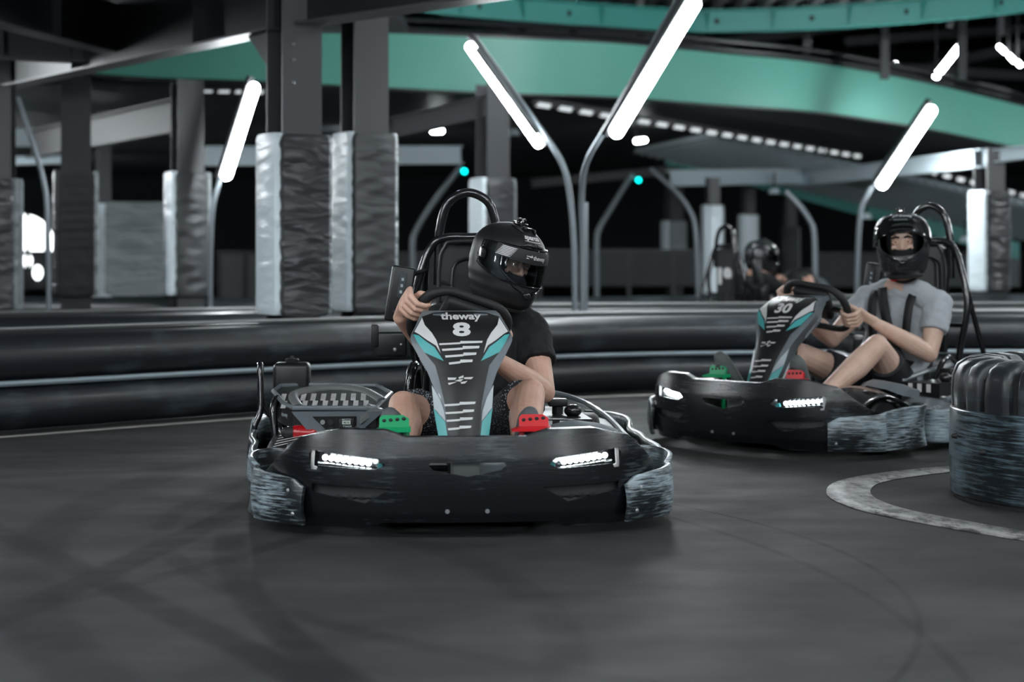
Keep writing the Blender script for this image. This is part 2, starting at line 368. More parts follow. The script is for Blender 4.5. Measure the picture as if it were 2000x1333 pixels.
# back and side walls, roof far above
tag(obj('wall_back', box((0, 50, 4), (60, 0.2, 8.2)), 'wall'), kind='structure')
tag(obj('wall_left', box((-20, 22, 4), (0.2, 56, 8.2)), 'wall'), kind='structure')
tag(obj('wall_right', box((24, 22, 4), (0.2, 56, 8.2)), 'wall'), kind='structure')
def corr(p0, p1, p2, n, amp, m_, name, kind=None, sub=1):
    """corrugated sheet: p0->p1 is along which it waves, p0->p2 the direction the ribs run"""
    p0, p1, p2 = Vector(p0), Vector(p1), Vector(p2); e = p1-p0; f = p2-p0; nn = Vector((0, 0, 1)); rows = []
    prof = [(0, 0), (0.28, 0), (0.40, 1), (0.88, 1), (1.0, 0)]
    line = []
    for k in range(n):
        for (t, h) in prof[:-1]: line.append(((k+t)/n, h*amp))
    line.append((1, 0))
    top = []
    for s in range(sub+1):
        rows.append([p0+e*t+f*(s/sub)+nn*h for t, h in line])
    b = loft(rows, close_u=False, caps=False); o = obj(name, b, m_, smooth=False); solid(o, 0.004)
    return o
# upper deck above the far tracks, its underside corrugated
for xa, xb, ya in ((-16, 2, 21.7), (2, 3.6, 22.9), (3.6, 5.2, 24.4), (5.2, 7.2, 26.5), (7.2, 10, 29), (10, 22, 32)):
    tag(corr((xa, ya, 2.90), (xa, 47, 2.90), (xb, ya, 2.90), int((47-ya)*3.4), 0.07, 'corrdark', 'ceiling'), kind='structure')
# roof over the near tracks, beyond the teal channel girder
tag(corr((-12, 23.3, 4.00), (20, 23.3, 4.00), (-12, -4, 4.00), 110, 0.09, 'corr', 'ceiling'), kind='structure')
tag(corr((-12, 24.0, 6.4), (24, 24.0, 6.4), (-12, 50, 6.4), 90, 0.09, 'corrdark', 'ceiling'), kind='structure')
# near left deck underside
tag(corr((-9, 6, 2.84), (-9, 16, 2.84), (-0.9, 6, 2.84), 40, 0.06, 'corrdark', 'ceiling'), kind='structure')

# painted lines
def strip(path, w0, name, m_, label, z=0.004):
    P = smoothpath([(x, y, z) for x, y in path], 10); L_, R_ = [], []
    for i, p in enumerate(P):
        t = (P[min(i+1, len(P)-1)]-P[max(i-1, 0)]).normalized(); n = Vector((-t.y, t.x, 0))
        ww = w0(i/(len(P)-1)) if callable(w0) else w0
        L_.append(p+n*ww/2); R_.append(p-n*ww/2)
    b = loft([[a, c] for a, c in zip(L_, R_)], close_u=False, caps=False)
    for f in b.faces:
        if f.normal.z < 0: f.normal_flip()
    o = obj(name, b, m_); solid(o, 0.003, -1); tag(o, kind='structure'); return o
strip([(-6.0, 5.9), (-4.0, 7.9), (-2.58, 9.30), (-1.44, 10.40), (-0.3, 11.35), (0.8, 12.02), (2.2, 12.35), (4, 12.35), (8, 12.1)], 0.055, 'trim_1', 'line2', '')
strip([(3.6, 8.35), (2.6, 8.22), (1.92, 7.94), (1.46, 7.55), (1.30, 7.12), (1.33, 6.70), (1.52, 6.30), (1.76, 5.93), (2.15, 5.45), (2.8, 5.1)], lambda t: 0.13+0.04*math.sin(t*PI), 'trim_2', 'line', '')

# track barriers of stacked black tubes
FB = [(-8.0, 4.6), (-5.0, 7.25), (-3.6, 8.65), (-2.50, 9.72), (-1.38, 10.82), (-0.2, 11.75), (0.85, 12.38), (2.2, 12.68), (4, 12.7), (8, 12.4)]
def barrier(path, label, group, off=0.0, rails=True, strip_m='steel'):
    t = thing('track_barrier', label, 'barrier', (path[0][0], path[0][1], 0), 0, group)
    o0 = Vector((path[0][0], path[0][1], 0))
    P = smoothpath([(x, y, 0) for x, y in path], 12)
    nrm = []
    for i, p in enumerate(P):
        d = (P[min(i+1, len(P)-1)]-P[max(i-1, 0)]).normalized(); nrm.append(Vector((d.y, -d.x, 0)))
    def off_(dn, z): return [p+n*dn+Vector((0, 0, z))-o0 for p, n in zip(P, nrm)]
    obj('upper_tube', tube(off_(0, 0.385), 0.125, 24), 'tube', t)
    obj('lower_tube', tube(off_(0, 0.130), 0.125, 24), 'tube', t)
    b = BM(); rows = [[a, c] for a, c in zip(off_(0.10, 0.272), off_(0.10, 0.243))]
    loft(rows, b, close_u=False, caps=False); s = obj('joint_strip', b, strip_m, t); solid(s, 0.012, 0)
    if rails:
        b = BM(); loft([[a, c, d, e] for a, c, d, e in zip(off_(-0.02, 0.522), off_(-0.02, 0.508), off_(-0.30, 0.508), off_(-0.30, 0.522))], b); obj('top_board', b, 'beam', t)
        obj('top_rail', tube(off_(-0.12, 0.530), 0.010, 8), 'rawalu', t)
    return t
barrier(FB, 'long black double-tube track barrier right behind the front karts', None)
barrier([(-9, 9.4), (-6, 11.0), (-3, 12.6), (-0.5, 14.0), (2, 14.6), (5, 14.6), (9, 14.2)], 'second black double-tube barrier, just behind the padded front columns', None)
barrier([(-12, 19), (-5, 17.8), (-1, 17.3), (3, 18.6), (8, 19.3), (13, 19)], 'third tube barrier, low in the dark beyond the numbered seat back', None, rails=False, strip_m='beam')

# ------------------------------------------------------------ columns
def ibeam_col(h, fw, wd, tk=0.018, z0=0.0):
    """H section, flanges face +-y"""
    b = BM()
    for s in (-1, 1): box((0, s*wd/2, z0+h/2), (fw, tk, h), bm=b)
    box((0, 0, z0+h/2), (tk*0.8, wd, h), bm=b); return b
def wrinkly(c, s, amp=0.006, nx=14, nz=60, seed=0, bev=0.02):
    """padded slab with shallow folds, standing on z"""
    rnd = random.Random(seed); ph = [rnd.uniform(0, 6.28) for _ in range(8)]; fr = [rnd.uniform(5, 26) for _ in range(4)]; sl = [rnd.uniform(-2.5, 2.5) for _ in range(4)]
    rings = []
    for i in range(nz+1):
        z = c[2]-s[2]/2+s[2]*i/nz; ring = []; e = min(1, 0.86+0.14*math.sqrt(max(0, min(i, nz-i)/2.0))) if min(i, nz-i) < 2 else 1
        for k in range(nx*4):
            side, t = divmod(k, nx); t = t/nx-0.5
            x, y = [(t, -0.5), (0.5, t), (-t, 0.5), (-0.5, -t)][side]
            fold = sum(math.sin(fr[q]*z*4+sl[q]*t*3+ph[q]+side) for q in range(4))/4*math.cos(t*PI*0.9)
            d = amp*fold+0.010*math.cos(t*PI)
            nx_, ny_ = [(0, -1), (1, 0), (0, 1), (-1, 0)][side]
            ring.append(Vector((c[0]+x*s[0]*e+nx_*d, c[1]+y*s[1]*e+ny_*d, z)))
        rings.append(ring)
    return loft(rings)
def column(X, Y, rz, label, fw=0.27, wd=0.24, top=2.86, pad=(0.54, 1.66), pm=('padlight', 'pad'), seed=0, group=None, pw=1.0, name='steel_column'):
    t = thing(name, label, 'column', (X, Y, 0), rz, group)
    obj('web', box((0, 0, top/2), (0.014, wd, top)), 'beam', t)
    for s in (-1, 1): obj('flange', box((s*fw/2, 0, top/2), (0.016, wd, top)) if False else box((0, s*wd/2, top/2), (fw, 0.016, top)), 'colpaint', t)
    z0, z1 = pad; h = z1-z0
    if h > 0:
        obj('pad', wrinkly((0.0, -wd/2-0.045, (z0+z1)/2), (fw*1.15*pw, 0.07, h), 0.008, seed=seed), pm[1], t)
        obj('pad', wrinkly((0.0, wd/2+0.045, (z0+z1)/2), (fw*1.15*pw, 0.07, h), 0.006, seed=seed+1), pm[1], t)
        obj('side_pad', wrinkly((-fw/2-0.03, 0, (z0+z1)/2+0.01), (0.06, wd*1.25, h), 0.004, seed=seed+2), pm[0], t)  # on the nearer columns this paler tone paints in light from the left
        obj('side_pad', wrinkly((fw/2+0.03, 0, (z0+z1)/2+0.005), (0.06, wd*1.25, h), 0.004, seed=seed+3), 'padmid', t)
    return t
def hx(px, Y): return (px-1000)*Y/3600.0
cA = column(hx(574, 11.5), 11.5, 0.50, 'thick padded steel column, left one of the close pair, folded grey vinyl on its front', seed=3, wd=0.26, fw=0.26, top=2.9)
for (dz) in (1.98, 2.12, 2.22): obj('bolt', sph((-0.06, -0.142, dz), 0.012), 'rawalu', cA)
cB = column(hx(712, 12.6), 12.6, 0.46, 'thick padded steel column right behind the dark driver’s seat frame, light painted into its left-edge pads'.replace('’', "'"), seed=11, wd=0.24, fw=0.25, top=2.9, pad=(0.53, 1.74), pm=('padlight', 'padsmooth'))
column(hx(366, 16.8), 16.8, 0.42, 'padded column beside the lit slanted lamp at left, smooth grey front pad', seed=21, wd=0.26, fw=0.24, top=2.5, pm=('padlight', 'padsmooth'))
cD = column(hx(148, 16.6), 16.6, 0.25, 'dark padded column at left with a laced seam, under the dark roof beams', seed=31, fw=0.26, top=2.8, pm=('pad', 'matte'))
for ch in cD.children:
    if ch.name.startswith('flange'): ch.data.materials[0] = M['beam']
column(hx(-6, 15.5), 15.5, 0.1, 'padded column cut by the left edge of the frame', seed=35, top=2.8, pad=(0.45, 1.55), pm=('pad', 'pad'))
column(hx(962, 18.2), 18.2, 0.42, 'padded column behind the black roll hoop and helmet, bright left pad', seed=41, wd=0.28, fw=0.24, top=2.6, pad=(0.4, 1.66))
column(hx(202, 23), 23, 0.5, 'slim pale column left of the creased silver pad', seed=51, fw=0.16, wd=0.12, top=2.7, pad=(0.3, 1.55), pm=('padlight', 'padlight'))
column(hx(1316, 33), 33, 0.3, 'far padded column left of the bright white padded one', seed=61, top=2.3, fw=0.26, pad=(0.35, 1.5), pm=('padlight', 'padmid'))
column(hx(1392, 26), 26, 0.2, 'far column wrapped in a bright white pad, under the pale beam', seed=71, top=2.0, fw=0.16, wd=0.16, pad=(0.35, 1.60), pm=('padlight', 'padlight'))
column(hx(1462, 30), 30, 0.2, 'far white padded column behind the helmet of the distant driver', seed=81, top=2.0, fw=0.16, wd=0.2, pad=(0.35, 1.55), pm=('padlight', 'padlight'))
column(hx(1932, 21.5), 21.5, 0.35, 'padded column at right above the tyre barrier', seed=91, top=2.15, wd=0.26, fw=0.24, pad=(0.48, 1.65), pm=('padlight', 'pad'))
column(hx(1542, 34), 34, 0.2, 'thin far dark column right of the distant driver', seed=95, top=2.2, fw=0.2, wd=0.2, pad=(0.3, 1.4), pm=('pad', 'fence'))
cp = tag(obj('creased_pad', wrinkly((0, 0, 0), (0.72, 0.10, 1.10), 0.016, nx=24, seed=5), 'padmid'), 'wide creased silver vinyl pad hanging between two left columns', 'pad'); cp.location = (hx(268, 21.6), 21.6, 0.98)
cp.rotation_euler = (0, 0, 0.1)
for x in (-.28, .28): obj('post', box((x, .07, -.21), (.05, .04, 1.54)), 'beam', cp, smooth=False)

# ------------------------------------------------------------ beams
def ibeam(a, b_, h, fw, label, m_='beam', name='steel_beam', group=None, stiff=0, lower=None):
    a, b_ = Vector(a), Vector(b_); d = b_-a; Ln = d.length; t = thing(name, label, 'beam', a, 0, group)
    t.rotation_euler = (0, -math.asin(d.z/Ln), math.atan2(d.y, d.x))
    obj('web', box((Ln/2, 0, h/2), (Ln, 0.014, h)), m_, t, smooth=False)
    obj('flange', box((Ln/2, 0, h), (Ln, fw, 0.016)), m_, t, smooth=False)
    obj('flange', box((Ln/2, 0, 0), (Ln, fw, 0.016)), lower or m_, t, smooth=False)
    for k in range(stiff): obj('stiffener', box(((k+0.5)*Ln/stiff, 0, h/2), (0.012, fw*0.95, h*0.98)), m_, t, smooth=False)
    return t
ca = Vector(cA.location)
bA = ibeam((ca.x-0.08, ca.y, 2.33), (-6.4, 18.6, 2.33), 0.48, 0.20, 'big dark roof beam running from the close column to the upper left corner', stiff=4, lower='colpaint')
obj('bracket', prism([(0.10, 0.0), (0.10, -0.28), (0.45, 0.0)], lambda x, z: (x, -0.006, z), lambda x, z: (x, 0.006, z)), 'colpaint', bA, smooth=False)
ibeam((-4.6, 6.5, 2.42), (-2.9, 14.0, 2.42), 0.34, 0.16, 'dark cross beam overhead at the upper left corner', stiff=3, lower='colpaint')
ibeam((-6.4, 12.6, 2.40), (-3.0, 14.3, 2.40), 0.34, 0.16, 'grey beam meeting the big dark one at far upper left', stiff=2, m_='colpaint')
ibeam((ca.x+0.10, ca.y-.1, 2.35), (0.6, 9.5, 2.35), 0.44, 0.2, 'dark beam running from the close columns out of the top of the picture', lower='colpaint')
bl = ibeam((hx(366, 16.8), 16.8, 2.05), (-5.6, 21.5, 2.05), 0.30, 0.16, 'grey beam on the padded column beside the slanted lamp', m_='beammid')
obj('bracket', prism([(0.08, 0.0), (0.08, -0.24), (0.5, 0.0)], lambda x, z: (x, -0.008, z), lambda x, z: (x, 0.008, z)), 'beamlight', bl, smooth=False)
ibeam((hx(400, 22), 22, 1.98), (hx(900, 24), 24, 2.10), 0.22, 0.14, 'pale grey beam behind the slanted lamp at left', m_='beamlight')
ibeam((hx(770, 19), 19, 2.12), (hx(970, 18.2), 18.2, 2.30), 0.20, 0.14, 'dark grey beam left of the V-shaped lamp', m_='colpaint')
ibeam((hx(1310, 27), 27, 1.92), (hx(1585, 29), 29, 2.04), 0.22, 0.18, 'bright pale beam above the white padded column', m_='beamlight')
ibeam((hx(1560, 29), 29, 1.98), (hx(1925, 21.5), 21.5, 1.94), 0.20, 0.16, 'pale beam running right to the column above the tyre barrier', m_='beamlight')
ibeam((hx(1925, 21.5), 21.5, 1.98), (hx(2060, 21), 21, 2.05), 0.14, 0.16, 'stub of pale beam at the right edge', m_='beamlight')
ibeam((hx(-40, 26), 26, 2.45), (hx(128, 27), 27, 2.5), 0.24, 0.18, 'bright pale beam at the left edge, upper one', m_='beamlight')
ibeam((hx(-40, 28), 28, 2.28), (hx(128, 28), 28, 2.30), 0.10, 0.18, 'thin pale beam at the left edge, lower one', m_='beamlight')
ibeam((hx(1040, 34), 34, 2.15), (hx(1320, 33), 33, 2.35), 0.14, 0.14, 'thin dark grey beam behind the lamp poles', m_='colpaint')

# the great curved teal fascia of the upper deck
def curved_band(path, h, tk, name, label, m_, top=None):
    P = smoothpath(path, 14); o0 = P[0].copy(); rings = []
    for i, p in enumerate(P):
        d = (P[min(i+1, len(P)-1)]-P[max(i-1, 0)]); d.z = 0; d.normalize(); n = Vector((d.y, -d.x, 0)); q = p-o0
        hh = h
        rings.append([q, q+Vector((0, 0, hh)), q+Vector((0, 0, hh))-n*tk, q-n*tk])
    b = loft(rings); bmesh.ops.recalc_face_normals(b, faces=b.faces)
    return P, o0, b
def fp(px, py, Y, z=None): return (hx(px, Y), Y, CAMH+(495-py)*Y/3600)
FP = [fp(-350, 88, 21.5), fp(0, 126, 21.3), fp(260, 150, 21.0), fp(480, 158, 20.6), fp(760, 172, 20.2), fp(1000, 183, 20.2), fp(1200, 190, 20.6), fp(1400, 205, 21.4), fp(1600, 220, 22.6), fp(1800, 250, 24.2), fp(2000, 291, 26.2), fp(2200, 335, 28.5)]
P, o0, b = curved_band(FP, 0.60, 0.16, '', '', 'teal')
t = thing('curved_beam', 'long broad curved teal beam sweeping across the whole hall', 'beam', o0)
obj('face_plate', b, 'teal', t)
obj('lower_flange', loft([[p-o0+Vector((0, -0.05, 0)), p-o0+Vector((0, -0.05, -0.02)), p-o0+Vector((0, 0.22, -0.02)), p-o0+Vector((0, 0.22, 0))] for p in P]), 'beam', t)
# dark rail band with posts on top of it
rl = thing('guard_rail', 'dark railing standing on top of the curved teal beam', 'railing', o0)
for dz in (0.66, 0.76): obj('rail', tube([p-o0+Vector((0, 0.05, dz)) for p in P], 0.028, 8), 'beam', rl)
obj('kick_board', loft([[p-o0+Vector((0, 0.0, 0.60)), p-o0+Vector((0, 0.0, 0.63)), p-o0+Vector((0, 0.10, 0.63)), p-o0+Vector((0, 0.10, 0.60))] for p in P]), 'beam', rl)
for k in range(4, len(P)-4, 7):
    p = P[k]-o0; obj('post', box((p.x, p.y+0.06, 1.05), (0.09, 0.06, 0.86)), 'colpaint', rl, smooth=False)
# the upper teal channel girder
GP = [fp(560, -18, 19.6), fp(760, 14, 20.4), fp(900, 32, 20.8), fp(1080, 46, 21.3), fp(1300, 60, 21.9), fp(1400, 63, 22.1), fp(1600, 56, 22.0), fp(1800, 42, 21.6), fp(2000, 22, 21.0), fp(2200, -5, 20.2)]
P, o0, b = curved_band(GP, 0.26, 0.012, '', '', 'tealdark')
g = thing('channel_girder', 'teal channel girder with round holes under the corrugated roof', 'beam', o0)
obj('web', b, 'tealdark', g)
for dz in (0.0, 0.26): obj('flange', loft([[p-o0+Vector((0, -0.12, dz)), p-o0+Vector((0, -0.12, dz-0.014)), p-o0+Vector((0, 0.02, dz-0.014)), p-o0+Vector((0, 0.02, dz))] for p in P]), 'tealdark', g)
for k in range(8, len(P)-4, 10):
    p = P[k]-o0; obj('gusset', prism([(0, 0), (0, 0.25), (-0.115, 0.25)], lambda y, z: (p.x-0.006, p.y+y, p.z+z), lambda y, z: (p.x+0.006, p.y+y, p.z+z)), 'tealdark', g, smooth=False)
for k in range(5, len(P)-4, 13):
    p = P[k]-o0; obj('hole', cyl((p.x, p.y-0.006, p.z+0.13), (p.x, p.y+0.0, p.z+0.13), 0.034), 'wall', g)
for k, px in enumerate((1020, 1118, 1250, 1590, 1745, 1900)):
    Y = 22.45; pt = tag(obj('hanger_post', box((0, 0, 0.8), (0.10, 0.1, 1.6)), 'beam', smooth=False), 'dark post between the teal beams, %s' % ('near the top of the left slanted lamp', 'between the two arms of the V-shaped lamp', 'just left of the bright right lamp arm', 'right of the bright lamp arm, clamp below', 'left of the small far lamp', 'right of the small far lamp')[k], 'post', 'posts between the teal beams'); pt.location = (hx(px, Y), Y+(0.55 if px > 1500 else 0.0), 3.1)
# corrugation-edge highlights painted as glowing flutes, and the sloping ramp behind
def sheet(name, label, p0, p1, p2, n, amp, m_):
    o = corr((0, 0, 0), Vector(p1)-Vector(p0), Vector(p2)-Vector(p0), n, amp, m_, name); o.location = p0; tag(o, label, 'metal sheet'); return o
def flutes(a, b_, n, h, w_, label):
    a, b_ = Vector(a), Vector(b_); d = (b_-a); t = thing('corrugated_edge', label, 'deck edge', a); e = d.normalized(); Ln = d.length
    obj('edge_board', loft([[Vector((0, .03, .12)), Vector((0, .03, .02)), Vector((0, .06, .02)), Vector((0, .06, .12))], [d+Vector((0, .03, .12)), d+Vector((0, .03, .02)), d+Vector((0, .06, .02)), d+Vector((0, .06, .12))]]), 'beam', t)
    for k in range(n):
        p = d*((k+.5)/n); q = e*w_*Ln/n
        obj('glow_flute', prism([(-.5, 0), (-.28, h), (.5, h), (.36, 0)], lambda x, z: p+q*x+Vector((0, 0, z)), lambda x, z: p+q*x+Vector((0, .02, z))), 'flute_glow', t, smooth=False)
flutes(fp(1040, 207, 21.9), fp(1685, 310, 31.5), 21, .055, .72, 'row of painted-highlight gaps under the curved teal beam, centre right')
flutes(fp(1780, 330, 30), fp(2010, 388, 34), 9, .06, .6, 'short row of painted-highlight gaps at far right, above the right column')
flutes(fp(188, 168, 22.5), fp(268, 166, 22.5), 2, .05, .75, 'pair of painted-highlight gaps above the grey beam at left')
flutes(fp(388, 180, 22.3), fp(520, 184, 22.3), 4, .045, .75, 'four painted-highlight gaps behind the top of the lit lamp at left')
sheet('ramp_underside', 'bright corrugated underside of the ramp sloping down to the right', fp(1235, 300, 32), fp(1990, 470, 30), (Vector(fp(1235, 300, 32))+Vector((0.9, -4.2, 0.02))), 46, 0.09, 'corrpale')
P, o0, b = curved_band([fp(1300, 322, 32.6), fp(1400, 345, 32.2), fp(1500, 372, 31.8), fp(1720, 432, 31.0), fp(1990, 508, 30.2)], 0.28, 0.05, '', '', 'tealdark')
r_ = tag(obj('ramp_girder', b, 'tealdark'), 'dark teal girder along the sloping ramp, behind the helmets', 'beam'); r_.location = o0

# ------------------------------------------------------------ lamps on bent poles
def lamp_post(X, Y, label, pole, tubep, lit=True, group=None, r=0.022, tr=0.030, depth_lean=0.0, name='lamp_post', strap=True):
    """pole: list of (dx, dy, z) from the foot; tubep: the two ends of the light tube"""
    t = thing(name, label, 'lamp', (X, Y, 0), 0, group)
    obj('pole', tube(smoothpath(pole, 6), r, 12), 'pole', t)
    if tubep:
        a, b_ = Vector(tubep[0]), Vector(tubep[1]); d = (b_-a).normalized()
        obj('light_tube', caps([a+d*tr, b_-d*tr], [tr, tr]), 'lamp' if lit else 'glassy', t)
        back = Vector((0, 1, 0)) if abs(d.y) < 0.9 else Vector((0, 0, 1))
        sd = d.cross(Vector((0, 1, 0))).normalized(); sd = sd if sd.z > 0 else -sd
        o = sd*(tr*1.25)+Vector((0, tr*0.6, 0))
        obj('housing', tube([a+o-d*0.01, b_+o+d*0.04], tr*0.75, 8), 'black', t)
    return t
def W(px, py, Y, X0, Y0): return (hx(px, Y)-X0, Y-Y0, CAMH+(495-py)*Y/3600)
X0, Y0 = hx(1124, 13.3), 13.3
lv = lamp_post(X0, Y0, 'left arm of the V-shaped pair of lamps, slanting up to the left', [(0, 0, 0), W(1122, 500, 13.3, X0, Y0), W(1114, 390, 13.3, X0, Y0), W(1100, 325, 13.3, X0, Y0), W(1068, 270, 13.3, X0, Y0), W(1010, 190, 13.35, X0, Y0), W(925, 72, 13.4, X0, Y0)], (W(1057, 288, 13.28, X0, Y0), W(913, 84, 13.33, X0, Y0)), tr=0.036)
obj('reflector', tube([Vector(W(1050, 262, 13.2, X0, Y0)), Vector(W(930, 95, 13.25, X0, Y0))], 0.018, 8), 'chrome', lv)
X0, Y0 = hx(1136, 13.3), 13.3
lamp_post(X0, Y0, 'right arm of the V-shaped pair of lamps, rising out of the top of the picture', [(0, 0, 0), W(1138, 500, 13.3, X0, Y0), W(1136, 390, 13.25, X0, Y0), W(1145, 320, 13.1, X0, Y0), W(1180, 255, 12.9, X0, Y0), W(1240, 150, 12.6, X0, Y0), W(1335, -20, 12.3, X0, Y0)], (W(1198, 268, 12.78, X0, Y0), W(1362, -4, 12.2, X0, Y0)), tr=0.050)
sp = tag(obj('support_post', tube([(0, 0, 0), (0, 0, 1.3)], 0.024, 12), 'pole'), 'short grey post standing right beside the V-shaped lamps', 'post'); sp.location = (hx(1144, 13.25), 13.42, 0)
X0, Y0 = hx(412, 16.2), 16.2
lamp_post(X0, Y0, 'lit slanted lamp on a bent pole left of the close columns', [(0, 0, 0), W(411, 560, 16.2, X0, Y0), W(414, 430, 16.2, X0, Y0), W(424, 370, 16.2, X0, Y0), W(448, 300, 16.2, X0, Y0), W(490, 160, 16.2, X0, Y0)], (W(439, 352, 16.1, X0, Y0), W(499, 162, 16.1, X0, Y0)), tr=0.050)
X0, Y0 = hx(1674, 22), 22
lamp_post(X0, Y0, 'lit slanted lamp on a bent pole above the grey-shirted driver', [(0, 0, 0), W(1674, 540, 22, X0, Y0), W(1680, 420, 22, X0, Y0), W(1694, 380, 22, X0, Y0), W(1735, 310, 22, X0, Y0), W(1818, 205, 22, X0, Y0)], (W(1718, 368, 21.9, X0, Y0), W(1824, 208, 21.9, X0, Y0)), r=0.03, tr=0.062)
X0, Y0 = hx(94, 15.5), 15.5
lamp_post(X0, Y0, 'thin bent pole at far left, its lamp out of sight behind the dark beam', [(0, 0, 0), W(95, 560, 15.5, X0, Y0), W(92, 410, 15.5, X0, Y0), W(84, 350, 15.5, X0, Y0), W(64, 280, 15.5, X0, Y0), W(34, 190, 15.5, X0, Y0)], None)
X0, Y0 = hx(806, 24), 24
lamp_post(X0, Y0, 'grey bent pole left of the black helmet, slanting right to a teal light', [(0, 0, 0), W(806, 540, 24, X0, Y0), W(806, 480, 24, X0, Y0), W(812, 452, 24, X0, Y0), W(840, 405, 24, X0, Y0), W(900, 325, 24, X0, Y0)], None, r=0.04)
X0, Y0 = hx(1166, 27), 27
lamp_post(X0, Y0, 'grey bent pole right of the V-shaped lamps, slanting right to a teal light', [(0, 0, 0), W(1166, 540, 27, X0, Y0), W(1166, 470, 27, X0, Y0), W(1172, 445, 27, X0, Y0), W(1195, 405, 27, X0, Y0), W(1235, 340, 27, X0, Y0)], None, r=0.04)
X0, Y0 = hx(1363, 25), 25
lamp_post(X0, Y0, 'dark bent pole slanting left, beside the far white padded column', [(0, 0, 0), W(1363, 560, 25, X0, Y0), W(1358, 450, 25, X0, Y0), W(1346, 410, 25, X0, Y0), W(1320, 375, 25, X0, Y0), W(1270, 330, 25, X0, Y0)], None, r=0.035)
X0, Y0 = hx(1592, 25), 25
lamp_post(X0, Y0, 'pale bent pole slanting left, between the distant and the grey-shirted driver', [(0, 0, 0), W(1592, 545, 25, X0, Y0), W(1590, 460, 25, X0, Y0), W(1582, 432, 25, X0, Y0), W(1560, 400, 25, X0, Y0), W(1534, 374, 25, X0, Y0)], None, r=0.038)
for px, py, Y, lb in ((907, 335, 24, 'small glowing teal signal light above the black helmet'), (1247, 352, 27, 'small glowing teal signal light right of the V-shaped lamps'), (6, 255, 24, 'small glowing teal signal light at the left edge')):
    o = thing('signal_light', lb, 'light', (hx(px, Y), Y, CAMH+(495-py)*Y/3600)); obj('lens', sph((0, 0, 0), 0.035), 'ledteal', o); obj('arm', tube([(0, .02, 0), (-.09, .03, .10 if px < 1000 else .09)], .012, 6), 'pole', o)
def ceil_lamp(p, q, r, label, group=None):
    t = thing('tube_lamp', label, 'lamp', p, 0, group); d = Vector(q)-Vector(p)
    obj('light_tube', caps([(0, 0, 0), d], [r, r]), 'lampfar', t); obj('hanger', tube([Vector((0, .02, r)), Vector((0, .02, (6.45 if p[2] > 3 else 2.96)-p[2]))], .012, 6), 'beam', t); obj('housing', tube([Vector((0, 0.02, r*1.5)), d+Vector((0, 0.02, r*1.5))], r*0.8, 8), 'black', t)
ceil_lamp(fp(1829, 148, 28.3), fp(1881, 82, 28.3), 0.048, 'small far lit tube lamp slanting above the curved teal beam at right')
ceil_lamp(fp(1952, 92, 28), fp(1962, 101, 28), 0.03, 'tiny far lamp near the right edge, topmost of three in a slanting row')
ceil_lamp(fp(1971, 109, 28), fp(1981, 119, 28), 0.03, 'tiny far lamp near the right edge, middle of three in a slanting row')
ceil_lamp(fp(1989, 123, 28), fp(1992, 127, 28), 0.03, 'tiny far lamp near the right edge, lowest of three in a slanting row')
ceil_lamp(fp(1749, 127, 40), fp(1753, 130, 40), 0.05, 'tiny far lamp just above the curved teal beam, left of the slanting far lamp')
ceil_lamp(fp(1243, 276, 28), fp(1259, 274, 28), 0.032, 'small glowing fitting right of the lower end of the bright lamp arm')
ceil_lamp(fp(846, 256, 26), fp(862, 256, 26), 0.035, 'small glowing fitting left of the left slanted lamp')
ceil_lamp(fp(196, 318, 25), fp(197, 322, 25), 0.03, 'tiny glowing fitting on the slim pale column at left')
for px, py, Y, lb in ((1003, 262, 24, 'pale loudspeaker-shaped fitting hanging right of the column behind the helmet'), (1512, 376, 28, 'small pale fitting under the ramp above the distant driver'), (1692, 425, 28, 'small pale fitting right of the pole above the grey-shirted driver'), (1885, 470, 28, 'small pale fitting right of the black roll hoop'), (1608, 325, 29, 'small pale box where the two pale beams meet')):
    t = thing('ceiling_fitting', lb, 'fitting', (hx(px, Y), Y, CAMH+(495-py)*Y/3600)); obj('cap', cyl((0, 0, 0.06), (0, 0, -0.02), 0.06, 0.09), 'beamlight', t); obj('stem', cyl((0, 0, 0.05), (0, 0, 0.3), 0.015), 'beam', t)

# far low fences and panels
def fence(X, Y, n, w_, h, z0, label, m_='fence', rz=0):
    t = thing('panel_fence', label, 'fence', (X, Y, 0), rz)
    for k in range(n):
        obj('panel', box(((k+0.5)*w_, 0, z0+h/2), (w_*0.93, 0.05, h)), m_, t, smooth=False)
        obj('post', box((k*w_, 0, (z0+h+0.05)/2), (0.06, 0.08, z0+h+0.05)), 'beam', t, smooth=False)
    obj('top_rail', box((n*w_/2, -0.01, z0+h+0.02), (n*w_, 0.07, 0.05)), 'beam', t, smooth=False)
for (a, b_, lb) in ((fp(1290, 108, 30), fp(1800, 40, 34), 'thin far grey roof beam rising to the right between the teal beams'), (fp(1560, 130, 31), fp(2050, 160, 33), 'thin far grey roof beam running level behind the small far lamp'), (fp(1650, 90, 32), fp(2050, 60, 35), 'far dark grey roof beam at the upper right edge'), (fp(1700, 165, 34), fp(2060, 85, 30), 'pale grey far beam at right under the three tiny lamps'), (fp(860, 46, 26), fp(1400, 96, 27), 'far dark rail seen between the two teal beams, centre')):
    ibeam(a, b_, .14, .12, lb, m_='colpaint')
fence(hx(1055, 30), 30, 4, 0.72, 0.55, 0.40, 'low dark panel fence behind the V-shaped lamp posts')
fence(hx(780, 27), 27, 2, 0.55, 0.55, 0.35, 'low dark panel fence left of the black helmet')
fence(hx(430, 26), 26, 2, 0.36, 0.62, 0.30, 'low grey panel fence left of the close columns', m_='colpaint')
fence(hx(1600, 32), 32, 5, 0.70, 0.55, 0.35, 'low dark panel fence behind the grey-shirted driver')
